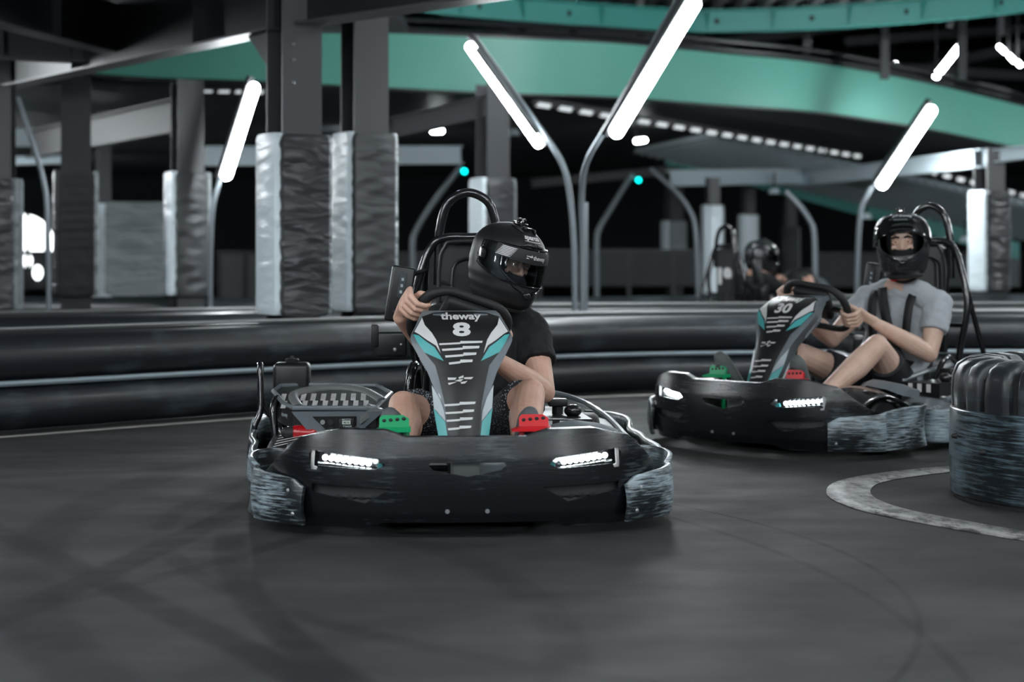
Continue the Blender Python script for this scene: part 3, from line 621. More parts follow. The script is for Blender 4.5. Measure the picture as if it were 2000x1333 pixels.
# arched window far left, with its ironwork
t = thing('window_1', None, None, (hx(42, 36), 36, 0)); del_ = None; tag(t, kind='structure')
R_ = 0.72; z0 = 1.02
arch = [(-R_, 0.25), (R_, 0.25)]+[(R_*math.cos(a*PI/24), z0+R_*math.sin(a*PI/24)) for a in range(0, 25)]
obj('window_frame', tube([(x, 0, z) for x, z in arch], 0.05, 8, closed=True), 'beam', t)
obj('pane', prism([(-R_, 0.98)]+[(R_*math.cos(PI-a*PI/24), z0+R_*math.sin(a*PI/24)) for a in range(0, 25)]+[(R_, 0.98)], lambda x, z: (x, 0.08, z), lambda x, z: (x, 0.10, z)), 'daylight', t)
obj('lower_pane', prism([(-R_, 0.25), (R_, 0.25), (R_, 0.95), (-R_, 0.95)], lambda x, z: (x, 0.08, z), lambda x, z: (x, 0.10, z)), 'fence', t)
for x in (-0.34, 0.12, 0.48): obj('mullion', box((x, 0, 0.95), (0.06, 0.08, 1.5)), 'beam', t, smooth=False)
obj('transom', box((0, 0, 0.95), (1.4, 0.08, 0.06)), 'beam', t, smooth=False)
for x, z in ((-0.30, 0.80), (0.10, 0.78), (0.30, 0.55), (-0.22, 0.6)): obj('glass_pane', sph((x, 0.06, z), (0.09, 0.01, 0.14)), 'daylight', t)

# ------------------------------------------------------------ tyre barrier at right
def tyre_barrier():
    R = 0.62; t = thing('tyre_barrier', 'round barrier of ribbed black tyres wrapped in a rubbed black sheet, at the right edge', 'barrier', (2.30, 7.0, 0))
    o = obj('band', lathe([(R-0.03, 0.02), (R, 0.02), (R+0.004, 0.18), (R, 0.338), (R-0.006, 0.343), (R-0.03, 0.343)], 96), 'band', t)
    obj('foot', lathe([(R-0.10, 0.0), (R-0.015, 0.0), (R-0.015, 0.05), (R-0.10, 0.05)], 64), 'rubber', t)
    # ribbed blocks
    n = 26; core = lathe([(R-0.07, 0.30), (R-0.035, 0.32), (R-0.035, 0.46), (R-0.07, 0.49), (R-0.16, 0.505), (R-0.20, 0.49), (R-0.22, 0.40), (R-0.22, 0.1)], 96)
    obj('tyre_core', core, 'matte', t)
    rnd = random.Random(4)
    for k in range(n):
        a0 = 2*PI*k/n; wd = (0.066, 0.046, 0.062, 0.070, 0.050)[k % 5]/R
        prof = [(R-0.05, 0.30), (R-0.008, 0.31), (R-0.004, 0.40), (R-0.008, 0.465), (R-0.025, 0.505), (R-0.06, 0.528), (R-0.12, 0.537), (R-0.19, 0.53), (R-0.215, 0.50), (R-0.20, 0.46)]
        rings = []
        for s in range(9):
            u = s/8*2-1; e = 1-0.012*(abs(u)**6)/0.6; a = a0+u*wd
            rings.append([Vector(((R-(R-r)*1.0-0.010*abs(u)**5)*math.cos(a+0.0*z), (r-0.010*abs(u)**5)*math.sin(a), z-0.012*abs(u)**5)) for r, z in prof])
        b = loft(rings, close_u=True); bmesh.ops.recalc_face_normals(b, faces=b.faces); obj('tread_block', b, 'tube', t, angle=60)
    for a, z in ((3.55, 0.20), (3.95, 0.22), (3.2, 0.24), (4.6, 0.2)):
        c = Vector((math.cos(a), math.sin(a), 0)); obj('bolt', caps([c*(R+0.002)+Vector((0, 0, z)), c*(R+0.012)+Vector((0, 0, z))], [0.012, 0.010]), 'rubber', t)
    return t
tyre_barrier()

# ------------------------------------------------------------ further unseen lamps of the same kind around the track, some added as fill, behind and beside the camera
def hall_lamp(X, Y, lean, label):
    s = 1 if lean > 0 else -1
    lamp_post(X, Y, label, [(0, 0, 0), (0, 0, 1.1), (0.05*s, 0, 1.5), (0.25*s, 0, 1.85), (0.9*s, 0, 2.85)], ((0.30*s, -0.05, 1.75), (0.95*s, -0.05, 2.80)), tr=0.05, group='lamp posts around the track outside the view')
HL = [(9.6, 24, -1), (10.8, 30, -1), (-10.6, 30, 1), (-5.6, 8.8, 1), (-4.4, 4.2, 1), (-4.8, 0.5, 1), (-2.2, -2.6, -1), (1.8, -3.0, 1), (4.9, 0.8, -1), (5.2, 5.0, -1), (-7.6, 9.4, -1), (6.6, 10.6, -1), (-6.5, 15.5, 1), (9.5, 19, -1), (-9.0, 22, 1)]  # far entries at the list start are unseen, added to brighten the far beams
for X, Y, s in HL: hall_lamp(X, Y, s, 'lamp on a bent pole at the track side, unseen, a few added as fill')
for X, Y, z in ((-2.5, 3.0, 3.9), (0.6, 1.6, 3.9), (2.5, 3.0, 3.9), (4.5, 9.0, 3.95), (-1.5, -1.5, 3.9), (1.0, 16.5, 3.95), (5.5, 16, 3.95)):  # unseen roof lamps; the one just ahead of the camera is added front fill
    t = thing('tube_lamp', 'unseen roof tube lamp, front fill added among the set', 'lamp', (X, Y, z-.24), 0, 'roof lamps outside the view')
    obj('light_tube', caps([(-0.7, 0, 0), (0.7, 0, 0)], [0.04, 0.04]), 'lamp', t); obj('housing', box((0, 0, 0.07), (1.5, 0.09, 0.06)), 'black', t)
for X, Y in ((12.5, 29), (-2.5, 29), (-8.5, 27)):  # unseen lamps added to brighten the far area
    t = thing('tube_lamp', 'hidden tube lamp added under the far deck as fill', 'lamp', (X, Y, 2.74), 0, 'added fill lamps under the far deck')
    obj('light_tube', caps([(0, -0.5, 0), (0, 0.5, 0)], [0.03, 0.03]), 'lampfar', t); obj('housing', box((0, 0, 0.07), (0.08, 1.1, 0.06)), 'black', t)
# ============================================================ KARTS
# kart frame: x forward (front bumper face at x=1.0), y to the driver's left, z up
HALF = [(0.0, 1.0), (0.15, 0.995), (0.28, 0.978), (0.40, 0.945), (0.50, 0.895), (0.57, 0.835), (0.625, 0.75), (0.655, 0.66)]
def bx(y): 
    y = abs(y); 
    return lerp_t(HALF, y)
BPATH = smoothpath([(x, -y, 0) for y, x in reversed(HALF)]+[(x, y, 0) for y, x in HALF[1:]], 10)
TOPZ = [(0, .330), (.20, .330), (.27, .352), (.42, .352), (.545, .322), (.57, .300), (.655, .19)]
BOTZ = [(0, .056), (.27, .056), (.33, .036), (.55, .036), (.60, .045), (.66, .05)]
def intri(p, tri):
    x, y = p; s = None
    for i in range(len(tri)):
        a, b = tri[i], tri[(i+1) % len(tri)]; c = (b[0]-a[0])*(y-a[1])-(b[1]-a[1])*(x-a[0])
        if s is None: s = c > 0
        elif (c > 0) != s: return False
    return True
TRI = [(0.245, .168), (0.33, .118), (0.505, .150), (0.505, .176)]
TRI2 = [(-0.10, .215), (0.0, .185), (0.10, .215), (0.11, .245), (-0.11, .245)]
def bump_pt(p, q, z, extra=0.0):
    """p plan point, q outward normal"""
    zz = (z-.04)/.3
    o = 0.012*math.sin(PI*min(1, max(0, zz)))-0.035*max(0, zz-0.75)-0.02*max(0, 0.15-zz)*3+extra
    yy = abs(p.y)
    return Vector((p.x, p.y, z))+q*o
def front_bumper(parent):
    nv = 44; rows = []
    P = BPATH
    # resample finely
    Q = []
    for a, b in zip(P, P[1:]):
        Q += [a.lerp(b, k/2) for k in range(2)]
    Q.append(P[-1])
    for i, p in enumerate(Q):
        d = (Q[min(i+1, len(Q)-1)]-Q[max(i-1, 0)]).normalized(); q = Vector((d.y, -d.x, 0))
        if q.dot(Vector((p.x-0.2, p.y, 0))) < 0: q = -q
        t, b = lerp_t(TOPZ, abs(p.y)), lerp_t(BOTZ, abs(p.y))
        rows.append([bump_pt(p, q, b+(t-b)*k/nv) for k in range(nv+1)]+[bump_pt(p, q, t)-q*0.018+Vector((0, 0, 0.003)), bump_pt(p, q, t)-q*0.02+Vector((0, 0, -0.02))])
    b = loft(rows, close_u=False, caps=False); o = obj('front_bumper', b, 'bumper', parent, angle=50); solid(o, 0.007, 0)
    apply(o)
    slot = [(0.265, .243), (0.29, .262), (0.505, .285), (0.515, .272), (0.508, .222), (0.49, .222), (0.485, .236), (0.30, .228)]
    c = BM()
    for s in (-1, 1): prism([(y*s, z) for y, z in slot], lambda y, z: (0.6, y, z), lambda y, z: (1.2, y, z), c)
    prism([(-0.128, .243), (-0.118, .250), (0.118, .250), (0.128, .243), (0.11, .226), (0.0, .205), (-0.11, .226)], lambda y, z: (0.8, y, z), lambda y, z: (1.2, y, z), c)
    for s in (-1, 1): prism([(y*s, z) for y, z in TRI], lambda y, z: (0.6, y, z), lambda y, z: (1.2, y, z), c)
    cut(o, c)
    for s in (-1, 1):
        b = BM(); decal([(y*s, z) for y, z in ((.225, .195), (.225, .10), (.535, .10), (.535, .195))], lambda y, z: (bx(y)-.010-(.008 if z < .13 else 0), y, z), bm=b, maxlen=.02); rp = obj('recess_panel', b, 'beammid', o); solid(rp, .004, 0)
        for y, z in ((0.065, 0.093), (0.34, 0.135)[:0] or (0.535, 0.15), (0.545, 0.075)):
            x = bx(y)+0.011; obj('bolt', cyl((x-0.012, y*s, z), (x+0.004, y*s, z), 0.0085, 0.007), 'rawalu', o)
    return o
def headlight(parent, s):
    pts = [(0.27, .242), (0.50, .27), (0.505, .225), (0.30, .227)]
    b = BM(); x0 = lambda y: bx(abs(y))-0.045
    prism([(y*s, z) for y, z in ((0.262, .224), (0.262, .262), (0.52, .290), (0.52, .218))], lambda y, z: (x0(y), y, z), lambda y, z: (x0(y)-0.02, y, z), b)
    h = obj('headlight', b, 'gloss', parent)
    k = 8
    for i in range(k):
        y = (0.320+0.142*i/(k-1)); z = 0.245+(y-0.325)*0.10
        obj('led', sph((bx(y)-0.022, y*s, z), (0.010, 0.0098, 0.0098), u=10, v=8), 'led', h)
    ch = BM()
    for dz in (-0.019, 0.021):
        tube([(bx(y)-0.02, y*s, 0.245+(y-0.325)*0.10+dz) for y in (0.30, 0.35, 0.40, 0.45, 0.485)], 0.004, 8, bm=ch)
    obj('reflector', ch, 'chrome', h)
    b = BM(); prism([(y*s, z) for y, z in ((0.495, .288), (0.507, .288), (0.511, .222), (0.487, .216), (0.487, .228), (0.499, .232))], lambda y, z: (bx(y)-0.012, y, z), lambda y, z: (bx(y)+0.006, y, z), b)
    obj('trim', b, 'white', h)
    b = BM(); prism([(y*s, z) for y, z in ((0.268, .226), (0.292, .228), (0.288, .244), (0.277, .243))], lambda y, z: (bx(y)-0.03, y, z), lambda y, z: (bx(y)-0.02, y, z), b)
    obj('reflector', b, 'teal_s', h)
def wrap_bumper(parent, s):
    pl = [(0.905, .525), (0.845, .595), (0.76, .672), (0.65, .722), (0.53, .738), (0.43, .725), (0.375, .672), (0.37, .61), (0.42, .575)]
    P = smoothpath([(x, y*s, 0) for x, y in pl], 8); rows = []
    for i, p in enumerate(P):
        t = i/(len(P)-1); top = sm_t([(0, .165), (0.09, .192), (0.2, .200), (0.45, .232), (0.75, .238), (1, .225)], t); bot = sm_t([(0, .040), (.3, .040), (.6, .045), (1, .09)], t)
        d = (P[min(i+1, len(P)-1)]-P[max(i-1, 0)]).normalized(); q = Vector((d.y, -d.x, 0))*(1 if s < 0 else -1)
        if i < 20 and q.dot(Vector((p.x, p.y, 0))) < 0: q = -q
        row = []
        for k in range(13):
            z = bot+(top-bot)*k/12; o = 0.012*math.sin(PI*k/12)+0.006
            row.append(Vector((p.x, p.y, z))+Vector((q.x, q.y, 0))*o*(1 if i < 55 else -1))
        rows.append(row)
    b = loft(rows, close_u=False, caps=False); o = obj('bumper_wrap', b, 'bumper2', parent, angle=60); solid(o, 0.016, 0); apply(o)
    md = o.modifiers.new('bev', 'BEVEL'); md.width = 0.004; md.segments = 2
    for x, y, z in ((0.885, 0.555, 0.075), (0.87, 0.57, 0.15)): obj('bolt', sph((x+0.012, (y+0.012)*s, z), 0.008, u=10, v=6), 'rawalu', o)
    return o
def side_pod(parent, s):
    """long side bumper with its sloping striped top"""
    ex = .055 if s < 0 else 0.0
    pl = [(0.30, .60), (0.31, .68), (0.24, .735), (0.08, .750), (-0.20, .742+ex*.5), (-0.45, .735+ex), (-0.62, .742+ex), (-0.78, .735+ex), (-0.90, .70+ex), (-0.96, .60)]
    P = smoothpath([(x, y*s, 0) for x, y in pl], 8); rows = []
    for i, p in enumerate(P):
        t = i/(len(P)-1); top = sm_t([(0, .20), (.25, .205), (.5, .215), (.8, .245), (1, .25)], t); bot = 0.05
        row = [Vector((p.x, p.y, bot+(top-bot)*k/8))+Vector((0, s, 0))*(0.010*math.sin(PI*k/8)+0.006*math.sin(p.x*16)) for k in range(9)]
        rows.append(row)
    b = loft(rows, close_u=False, caps=False); o = obj('side_bumper', b, 'bumper2', parent, angle=60); solid(o, 0.022, 0); apply(o)
    # top cover
    def top(x, y):  # y 0 inner .. 1 outer
        inn = lerp_t([(-.75, .40), (-.2, .36), (.25, .44)], x); out = lerp_t([(-.85, .69), (-.5, .705), (.1, .715), (.27, .67)], x)
        yy = inn+(out-inn)*y; z = lerp_t([(0, .245), (.35, .235), (1, .185)], y)+lerp_t([(-.8, .03), (0, 0), (.27, -.04)], x)
        return (x, yy*s, z)
    xs = [0.27-1.08*k/30 for k in range(31)]
    g = loft([[Vector(top(x, v/8)) for v in range(9)] for x in xs], close_u=False, caps=False)
    for v in g.verts: pass
    bmesh.ops.recalc_face_normals(g, faces=g.faces)
    o2 = obj('pod_cover', g, 'grey', o); solid(o2, 0.006, 0)
    dl = BM()
    up = lambda x, y: Vector(top(x, y))+Vector((0, 0, 0.007))
    for k in range(6):   # white stepped stripes running across
        x0 = 0.02-0.075*k
        decal([(x0, 0.05), (x0-0.030, 0.05), (x0-0.030-0.012, 0.5), (x0-0.012, 0.5)], up, bm=dl, maxlen=0.08)
        decal([(x0-0.020, 0.5), (x0-0.050, 0.5), (x0-0.062, 0.92), (x0-0.032, 0.92)], up, bm=dl, maxlen=0.08)
    bk = BM(); decal([(0.06, 0.0), (-0.52, 0.0), (-0.55, 1.0), (0.03, 1.0)], lambda x, y: Vector(top(x, y))+Vector((0, 0, 0.005)), bm=bk, maxlen=0.08)
    t = textmesh('SODI', 0.085, 0.035, 0.02); tx = BM()
    warp(t, lambda a, c: Vector(top(0.17+a*s*-1, 0.62+c*3.2*-1))+Vector((0, 0, 0.007)), tx)
    obj('stripes', [(bk, 'fblack'), (dl, 'white'), (tx, 'lgrey')], None, o2, smooth=False)
    return o
def fend(parent, s):
    """smooth guard over the front wheel"""
    rows = []
    for i in range(15):
        t = i/14; x = 0.80-0.52*t; h = 0.245+0.075*math.sin(PI*min(1, t*1.15)); rows.append([Vector((x, s*(0.36+0.24*k/8), h-0.05*(k/8)**2-0.02*(1-k/8)**3)) for k in range(9)])
    b = loft(rows, close_u=False, caps=False); bmesh.ops.recalc_face_normals(b, faces=b.faces); o = obj('wheel_guard', b, 'gloss', parent); solid(o, 0.008, 0)
# ---- steering fairing: front face s across, z up
FX = [(.25, .790), (.313, .765), (.464, .685), (.617, .590), (.66, .560), (.69, .525), (.715, .47), (.725, .41)]
FW = [(.25, .075), (.33, .078), (.42, .088), (.47, .100), (.52, .120), (.60, .165), (.625, .178), (.645, .176), (.69, .152), (.715, .140), (.725, .13)]
def ff(y, z, o=0.0):
    w = lerp_t(FW, z); x = sm_t(FX, z) if False else lerp_t(FX, z); u = y/max(w, 1e-3)
    return Vector((x-0.030*u*u+o, y, z+o*0.5))
def px2(cx, cy):
    """drawn outline of the stickers: crop pixels to (across, height) on the fairing"""
    return ((cx-685)/4.166/553.0, lerp_t([(200, .724), (235, .716), (262, .705), (300, .690), (400, .645), (500, .608), (830, .462), (1215, .305)], cy))
def fairing(parent, num):
    zs = [.25+(.725-.25)*k/44 for k in range(45)]; rings = []
    for z in zs:
        w = lerp_t(FW, z); ring = [ff(w*(k/10-1)if k <= 20 else 0, z) for k in range(21)]
        x0 = lerp_t(FX, z); dp = lerp_t([(.25, .03), (.45, .09), (.6, .12), (.70, .07), (.725, .02)], z); wi = w*lerp_t([(.25, .9), (.5, .62), (.65, .8), (.725, .95)], z)
        back = [Vector((x0-0.03-dp, wi*(1-k/5), z-0.02*(z > .3))) for k in range(11)]
        rings.append(ring+back)
    b = loft(rings); bmesh.ops.recalc_face_normals(b, faces=b.faces)
    o = obj('steering_fairing', b, 'grey', parent, angle=28)
    L1, L2, L3 = (lambda y, z: ff(y, z, .0025)), (lambda y, z: ff(y, z, .0042)), (lambda y, z: ff(y, z, .0055))
    S = lambda pts: [px2(*p) for p in pts]
    mir = lambda pts: [(1370-x, y) for x, y in pts]
    base = [(372, 262), (470, 226), (600, 212), (685, 208), (770, 212), (900, 226), (998, 262), (1080, 395), (985, 550), (900, 650), (870, 760), (830, 940), (805, 1215), (565, 1215), (540, 940), (500, 760), (470, 650), (385, 550), (290, 395)]
    wh = [(372, 272), (392, 330), (445, 385), (482, 450), (515, 560), (478, 500), (410, 452), (345, 398), (308, 380)]
    tl = [(296, 398), (340, 408), (404, 466), (466, 512), (538, 618), (385, 553), (330, 470)]
    lw = [(446, 815), (468, 852), (528, 945), (552, 1215), (530, 1215), (455, 990)]
    tl2 = [(452, 985), (540, 1090), (560, 1215), (488, 1215)]
    lg2 = [(440, 800), (500, 905), (536, 1010), (545, 1085), (455, 985)]
    A, Bw, Ct, Dg = BM(), BM(), BM(), BM()
    decal(S(base), L1, bm=A, maxlen=0.02)
    for mm in (lambda p: p, mir):
        decal(S(mm(wh)), L2, bm=Bw, maxlen=0.02); decal(S(mm(tl)), L2, bm=Ct, maxlen=0.02); decal(S(mm(tl2)), L2, bm=Ct, maxlen=0.03)
        decal(S(mm(lg2)), L2, bm=Dg, maxlen=0.03)
    for cy, a, m_, c in ((478, 502, 672, 852), (523, 524, 690, 825), (573, 548, 694, 800), (626, 576, 668, 768), (948, 535, 655, 782), (1010, 541, 680, 770), (1072, 550, 655, 757), (1138, 560, 650, 744)):
        decal(S([(a, cy+2), (m_, cy-8), (m_, cy+8), (a+4, cy+18)]), L2, bm=Bw, maxlen=0.03)
        decal(S([(m_, cy-20), (c, cy-20), (c-5, cy-2), (m_, cy+4)]), L2, bm=Bw, maxlen=0.03)
    for q in ([(566, 742), (635, 742), (625, 758), (568, 760)], [(650, 740), (690, 724), (690, 742), (655, 752)], [(620, 766), (655, 756), (690, 752), (665, 772)], [(695, 740), (770, 738), (750, 755), (695, 752)], [(566, 782), (600, 778), (640, 772), (575, 797)], [(665, 776), (722, 766), (700, 785), (672, 788)]):
        decal(S(q), L3, bm=Bw)
    # lettering
    def put(s, cx, cy, wpx, hh, bold, m_):
        t = textmesh(s, wpx/4.166/553, hh, bold); c = px2(cx, cy); warp(t, lambda a, d: L3(c[0]+a, c[1]+d), m_)
    put('theway', 685, 268, 328, .030, 0.03, Bw)
    put(num, 685, 362, 145 if len(num) == 1 else 215, .047, 0.04, Bw)
    obj('sticker', [(A, 'fblack'), (Bw, 'white'), (Ct, 'teal_s'), (Dg, 'lgrey')], None, o, angle=60)
    # side lettering
    for s in (-1, 1):
        t = textmesh('SODIKART.COM', 0.13, 0.014, 0.0)
        def side(a, d):
            z = 0.585+a*0.75; w = lerp_t(FW, z); x0 = lerp_t(FX, z); return Vector((x0-0.075-0.0, (w*0.93+0.004)*s, z+d-0.01))+Vector((-a*0.1*0-0.012, 0, 0))
        warp(t, lambda a, d: side(a*s*s, d*1.0)); obj('lettering', t, 'white', o, smooth=False)
    return o
def steering(parent, turn, tilt=38):
    t = bpy.data.objects.new('steering_wheel', None)
    ol = [(.135, 0), (.135, .07), (.125, .115), (.085, .155), (.02, .168), (-.06, .160), (-.115, .12), (-.13, .06), (-.13, 0), (-.13, -.06), (-.115, -.12), (-.06, -.160), (.02, -.168), (.085, -.155), (.125, -.115), (.135, -.07)]
    P = smoothpath([(x, y, 0) for x, y in ol], 4, closed=True)
    b = tube(P, [0.0155+0.004*min(1, abs(p.y)/.15)**4 for p in P], 14, closed=True)
    Rm = Matrix.Translation((0.290, 0.0, 0.668)) @ Matrix.Rotation(math.radians(-90+tilt), 4, 'Y') @ Matrix.Rotation(math.radians(turn), 4, 'Z')
    # local: x axis up the wheel, y to the side, z toward the front
    w = obj('steering_wheel', b, 'matte', parent)
    h = obj('wheel_hub', box((0.0, 0, 0.0), (0.13, 0.15, 0.05), bev=0.02), 'black', w)
    s1 = BM()
    for a in (0, 120, 240):
        r = math.radians(a+90); tube([(0, 0, 0), (0.145*math.cos(r), 0.17*math.sin(r), 0)], [0.022, 0.014], 10, bm=s1, sq=0.5)
    obj('spoke', s1, 'black', w)
    obj('wheel_pad', box((0.07, 0, -0.02), (0.11, 0.2, 0.045), bev=0.018), 'matte', w)
    w.matrix_local = Rm
    obj('steering_column', tube([(0.34, 0, 0.655), (0.62, 0, 0.25)], 0.012, 10), 'rawalu', parent)
    return w
def pedal(parent, s, m_):
    # s side; flat perforated plate with toe loop and lever
    b = BM(); y = s*0.235
    prism([(-0.05, 0), (0.05, 0), (0.05, 0.028), (0.03, 0.04), (-0.04, 0.04), (-0.05, 0.03)], lambda a, z: (0.775-z*0.15, y+a, 0.345+z*1.0), lambda a, z: (0.771-z*0.15-0.006, y+a, 0.345+z), b)
    prism([(-0.075, 0), (0.055, 0), (0.055, 0.016), (-0.04, 0.016), (-0.075, 0.004)], lambda a, z: (0.80, y+a, 0.330+z), lambda a, z: (0.74, y+a, 0.330+z), b)
    tube([(0.77, y-s*0.04, 0.335), (0.79, y-s*0.05, 0.20), (0.76, y-s*0.05, 0.10)], 0.010, 8, bm=b)
    o = obj('pedal', b, m_, parent, angle=30)
    h = BM()
    for k in range(4): sph((0.7715, y-0.034+0.022*k, 0.367+0.002*k), (0.004, 0.007, 0.006), h, u=8, v=6)
    obj('hole', h, 'matte', o)
def wheel(parent, x, y, r, wd):
    b = lathe([(r*0.52, -wd/2*0.9), (r*0.9, -wd/2), (r, -wd/2*0.8), (r*1.005, 0), (r, wd/2*0.8), (r*0.9, wd/2), (r*0.52, wd/2*0.9)], 32, 'y'); bmesh.ops.translate(b, vec=(x, y, r), verts=b.verts)
    o = obj('wheel', b, 'rubber', parent)
    b = lathe([(0.03, -wd*0.3), (r*0.35, -wd*0.3), (r*0.55, -wd*0.46), (r*0.55, wd*0.46), (r*0.35, wd*0.3), (0.03, wd*0.3)], 24, 'y'); bmesh.ops.translate(b, vec=(x, y, r), verts=b.verts)
    obj('rim', b, 'rawalu', o)
def kart(num, label, loc, ang, turn, back_num=None, group='rental karts'):
    k = thing('go_kart', label, 'kart', loc, math.radians(ang), group)
    front_bumper(k)
    for s in (-1, 1): headlight(k, s); wrap_bumper(k, s); side_pod(k, s); fend(k, s)
    fairing(k, num); steering(k, turn)
    pedal(k, -1, 'green'); pedal(k, 1, 'red')
    for s in (-1, 1): wheel(k, 0.52, s*0.50, 0.125, 0.12); wheel(k, -0.62, s*0.53, 0.135, 0.17)
    obj('axle', cyl((-0.62, -0.5, 0.135), (-0.62, 0.5, 0.135), 0.02), 'rawalu', k)
    obj('front_axle', cyl((0.52, -0.46, 0.12), (0.52, 0.46, 0.12), 0.014), 'black', k)
    obj('floor_tray', box((0.32, 0.0, 0.060), (0.85, 0.52, 0.010)), 'black', k)
    fr = BM()
    for s in (-1, 1): tube(smoothpath([(0.88, s*0.18, .075), (0.80, s*0.27, .075), (0.1, s*0.30, .075), (-0.5, s*0.33, .085), (-0.92, s*0.33, .12)], 5), 0.016, 10, bm=fr)
    for x in (0.78, 0.0, -0.35, -0.85): tube([(x, -0.3, .075), (x, .3, .075)], 0.014, 10, bm=fr)
    obj('chassis_frame', fr, 'gloss', k)
    # nose block seen through the bumper's mouth
    obj('nose_bracket', box((0.90, 0, 0.215), (0.05, 0.10, 0.07), bev=0.01), 'rawalu', k)
    obj('fuel_box', box((0.62, 0.09, 0.16), (0.20, 0.13, 0.15), bev=0.03), 'grey', k)
    obj('column_support', tube([(0.60, -0.05, 0.09), (0.45, 0, 0.52), (0.60, 0.05, 0.09)], 0.010, 8), 'black', k)
    # seat shell
    rows = []
    for i in range(17):
        t = i/16; 
        cx = lerp_t([(0, .22), (.35, -.02), (.55, -.22), (.7, -.34), (1, -.50)], t); cz = lerp_t([(0, .20), (.35, .10), (.55, .10), (.7, .22), (1, .62)], t); wd = lerp_t([(0, .14), (.4, .19), (.7, .21), (1, .17)], t); lip = lerp_t([(0, .03), (.35, .13), (.6, .22), (.8, .15), (1, .04)], t)
        tx, tz = [(1, 0.1), (0.8, .55), (0.35, .95)][0 if t < .45 else (1 if t < .65 else 2)]
        rows.append([Vector((cx+lip*(abs(u)**3)*(0.15 if t < .5 else .8), 0.085+wd*u, cz+lip*(abs(u)**3)*(1 if t < .6 else .45))) for u in [q/8-1 for q in range(17)]])
    b = loft(rows, close_u=False, caps=False); bmesh.ops.recalc_face_normals(b, faces=b.faces); o = obj('seat', b, 'black', k); solid(o, 0.012, 0)
    # roll cage
    yc = 0.075; rc = BM()
    tube(smoothpath([(-.56, yc-.125, .80), (-.56, yc-.120, .98), (-.555, yc-.105, 1.08), (-.55, yc-.075, 1.145), (-.55, yc, 1.178), (-.55, yc+.075, 1.145), (-.555, yc+.105, 1.08), (-.56, yc+.120, .98), (-.56, yc+.125, .80)], 6), 0.0185, 14, bm=rc)
    tube(smoothpath([(-.50, yc-.20, .14), (-.52, yc-.20, .40), (-.54, yc-.235, .66), (-.55, yc-.19, .86), (-.55, yc-.145, .965), (-.55, yc-.09, .993), (-.55, yc, .995), (-.55, yc+.09, .993), (-.55, yc+.145, .965), (-.55, yc+.19, .86), (-.54, yc+.235, .66), (-.52, yc+.20, .40), (-.50, yc+.20, .14)], 6), 0.018, 14, bm=rc)
    for s in (-1, 1): tube([(-.56, yc+s*.17, .90), (-.86, yc+s*.20, .16)], 0.014, 10, bm=rc)
    tube([(-.545, yc-.22, .56), (-.545, yc+.22, .56)], 0.012, 10, bm=rc)
    obj('roll_cage', rc, 'gloss', k)
    # backrest plate with ribs
    bp = BM(); out = [(-.125, .42), (-.125, .86), (-.10, .955), (-.07, .975), (.07, .975), (.10, .955), (.125, .86), (.125, .42)]
    prism(out, lambda y, z: (-.500-(z-.42)*.05, yc+y, z), lambda y, z: (-.530-(z-.42)*.05, yc+y, z), bp)
    rib = tube(smoothpath([(-.495, yc+y*.98, z) for y, z in out], 3), 0.009, 8, bm=bp)
    tube(smoothpath([(-.49, yc-.07, .5), (-.50, yc-.07, .82), (-.51, yc-.04, .90), (-.51, yc+.04, .90), (-.50, yc+.07, .82), (-.49, yc+.07, .5)], 3), 0.006, 8, bm=bp)
    for z in (.62, .72, .80): tube([(-.497, yc-.12, z+.02), (-.497, yc-.07, z)], 0.004, 6, bm=bp)
    br = obj('backrest', bp, 'black', k, angle=30)
    if back_num:
        t = textmesh(back_num, 0.17, 0.16, 0.06); warp(t, lambda a, d: (-.562, yc-a, .72+d)); pl = box((-.55, yc, .68), (.012, .23, .50), bev=.005)
        obj('number_plate', [(pl, 'black'), (t, 'white')], None, br, smooth=False)
    # phone-like console on the cage at the driver's right
    cb = BM(); box((-.44, -.205, .765), (.035, .095, .225), rot=(math.radians(-9), 0, math.radians(8)), bev=.010, bm=cb)
    con = obj('console', cb, 'black', k)
    obj('scale_window', box((-.420, -.198, .80), (.006, .030, .10), rot=(math.radians(-9), 0, math.radians(8)), bev=.002), 'fence', con)
    obj('knob', sph((-.418, -.225, .695), (.012, .014, .014)), 'matte', con)
    mk = BM()
    for z, yy in ((.825, -.194), (.80, -.198), (.775, -.202)): box((-.4155, yy, z), (.003, .010, .012), bm=mk)
    obj('marking', mk, 'lgrey', con)
    obj('console_arm', tube([(-.46, -.17, .84), (-.53, -.10, .86)], .010, 8), 'black', k)
    obj('hinge_bracket', [(box((-.42, -.24, .565), (.03, .13, .10), bev=.012), 'black'), (box((-.42, -.305, .60), (.04, .03, .09), bev=.006), 'black'), (sph((-.402, -.225, .545), .009), 'rawalu'), (sph((-.402, -.20, .565), .006), 'rawalu')], None, k)
    obj('hip_tube', tube(smoothpath([(-.30, -.175, .20), (-.30, -.17, .40), (-.34, -.155, .475), (-.44, -.14, .46), (-.5, -.13, .3)], 5), .020, 12), 'gloss', k)
    obj('hip_tube', tube(smoothpath([(-.20, .315, .22), (-.26, .325, .34), (-.34, .315, .40), (-.44, .30, .38), (-.5, .29, .24)], 5), .014, 12), 'gloss', k)
    # engine housing at the driver's right
    poly = [(-.18, -.30), (-.20, -.62), (-.30, -.66), (-.62, -.72), (-.76, -.70), (-.80, -.60), (-.76, -.30), (-.55, -.24)]
    eh = BM(); tp = lambda x, y: (x, y, .325+(-x-.18)*.08); prism(poly, lambda x, y: (x, y, tp(x, y)[2]), lambda x, y: (x-0.0, y, .255), eh)
    e = obj('engine_cover', eh, 'black', k, angle=30)
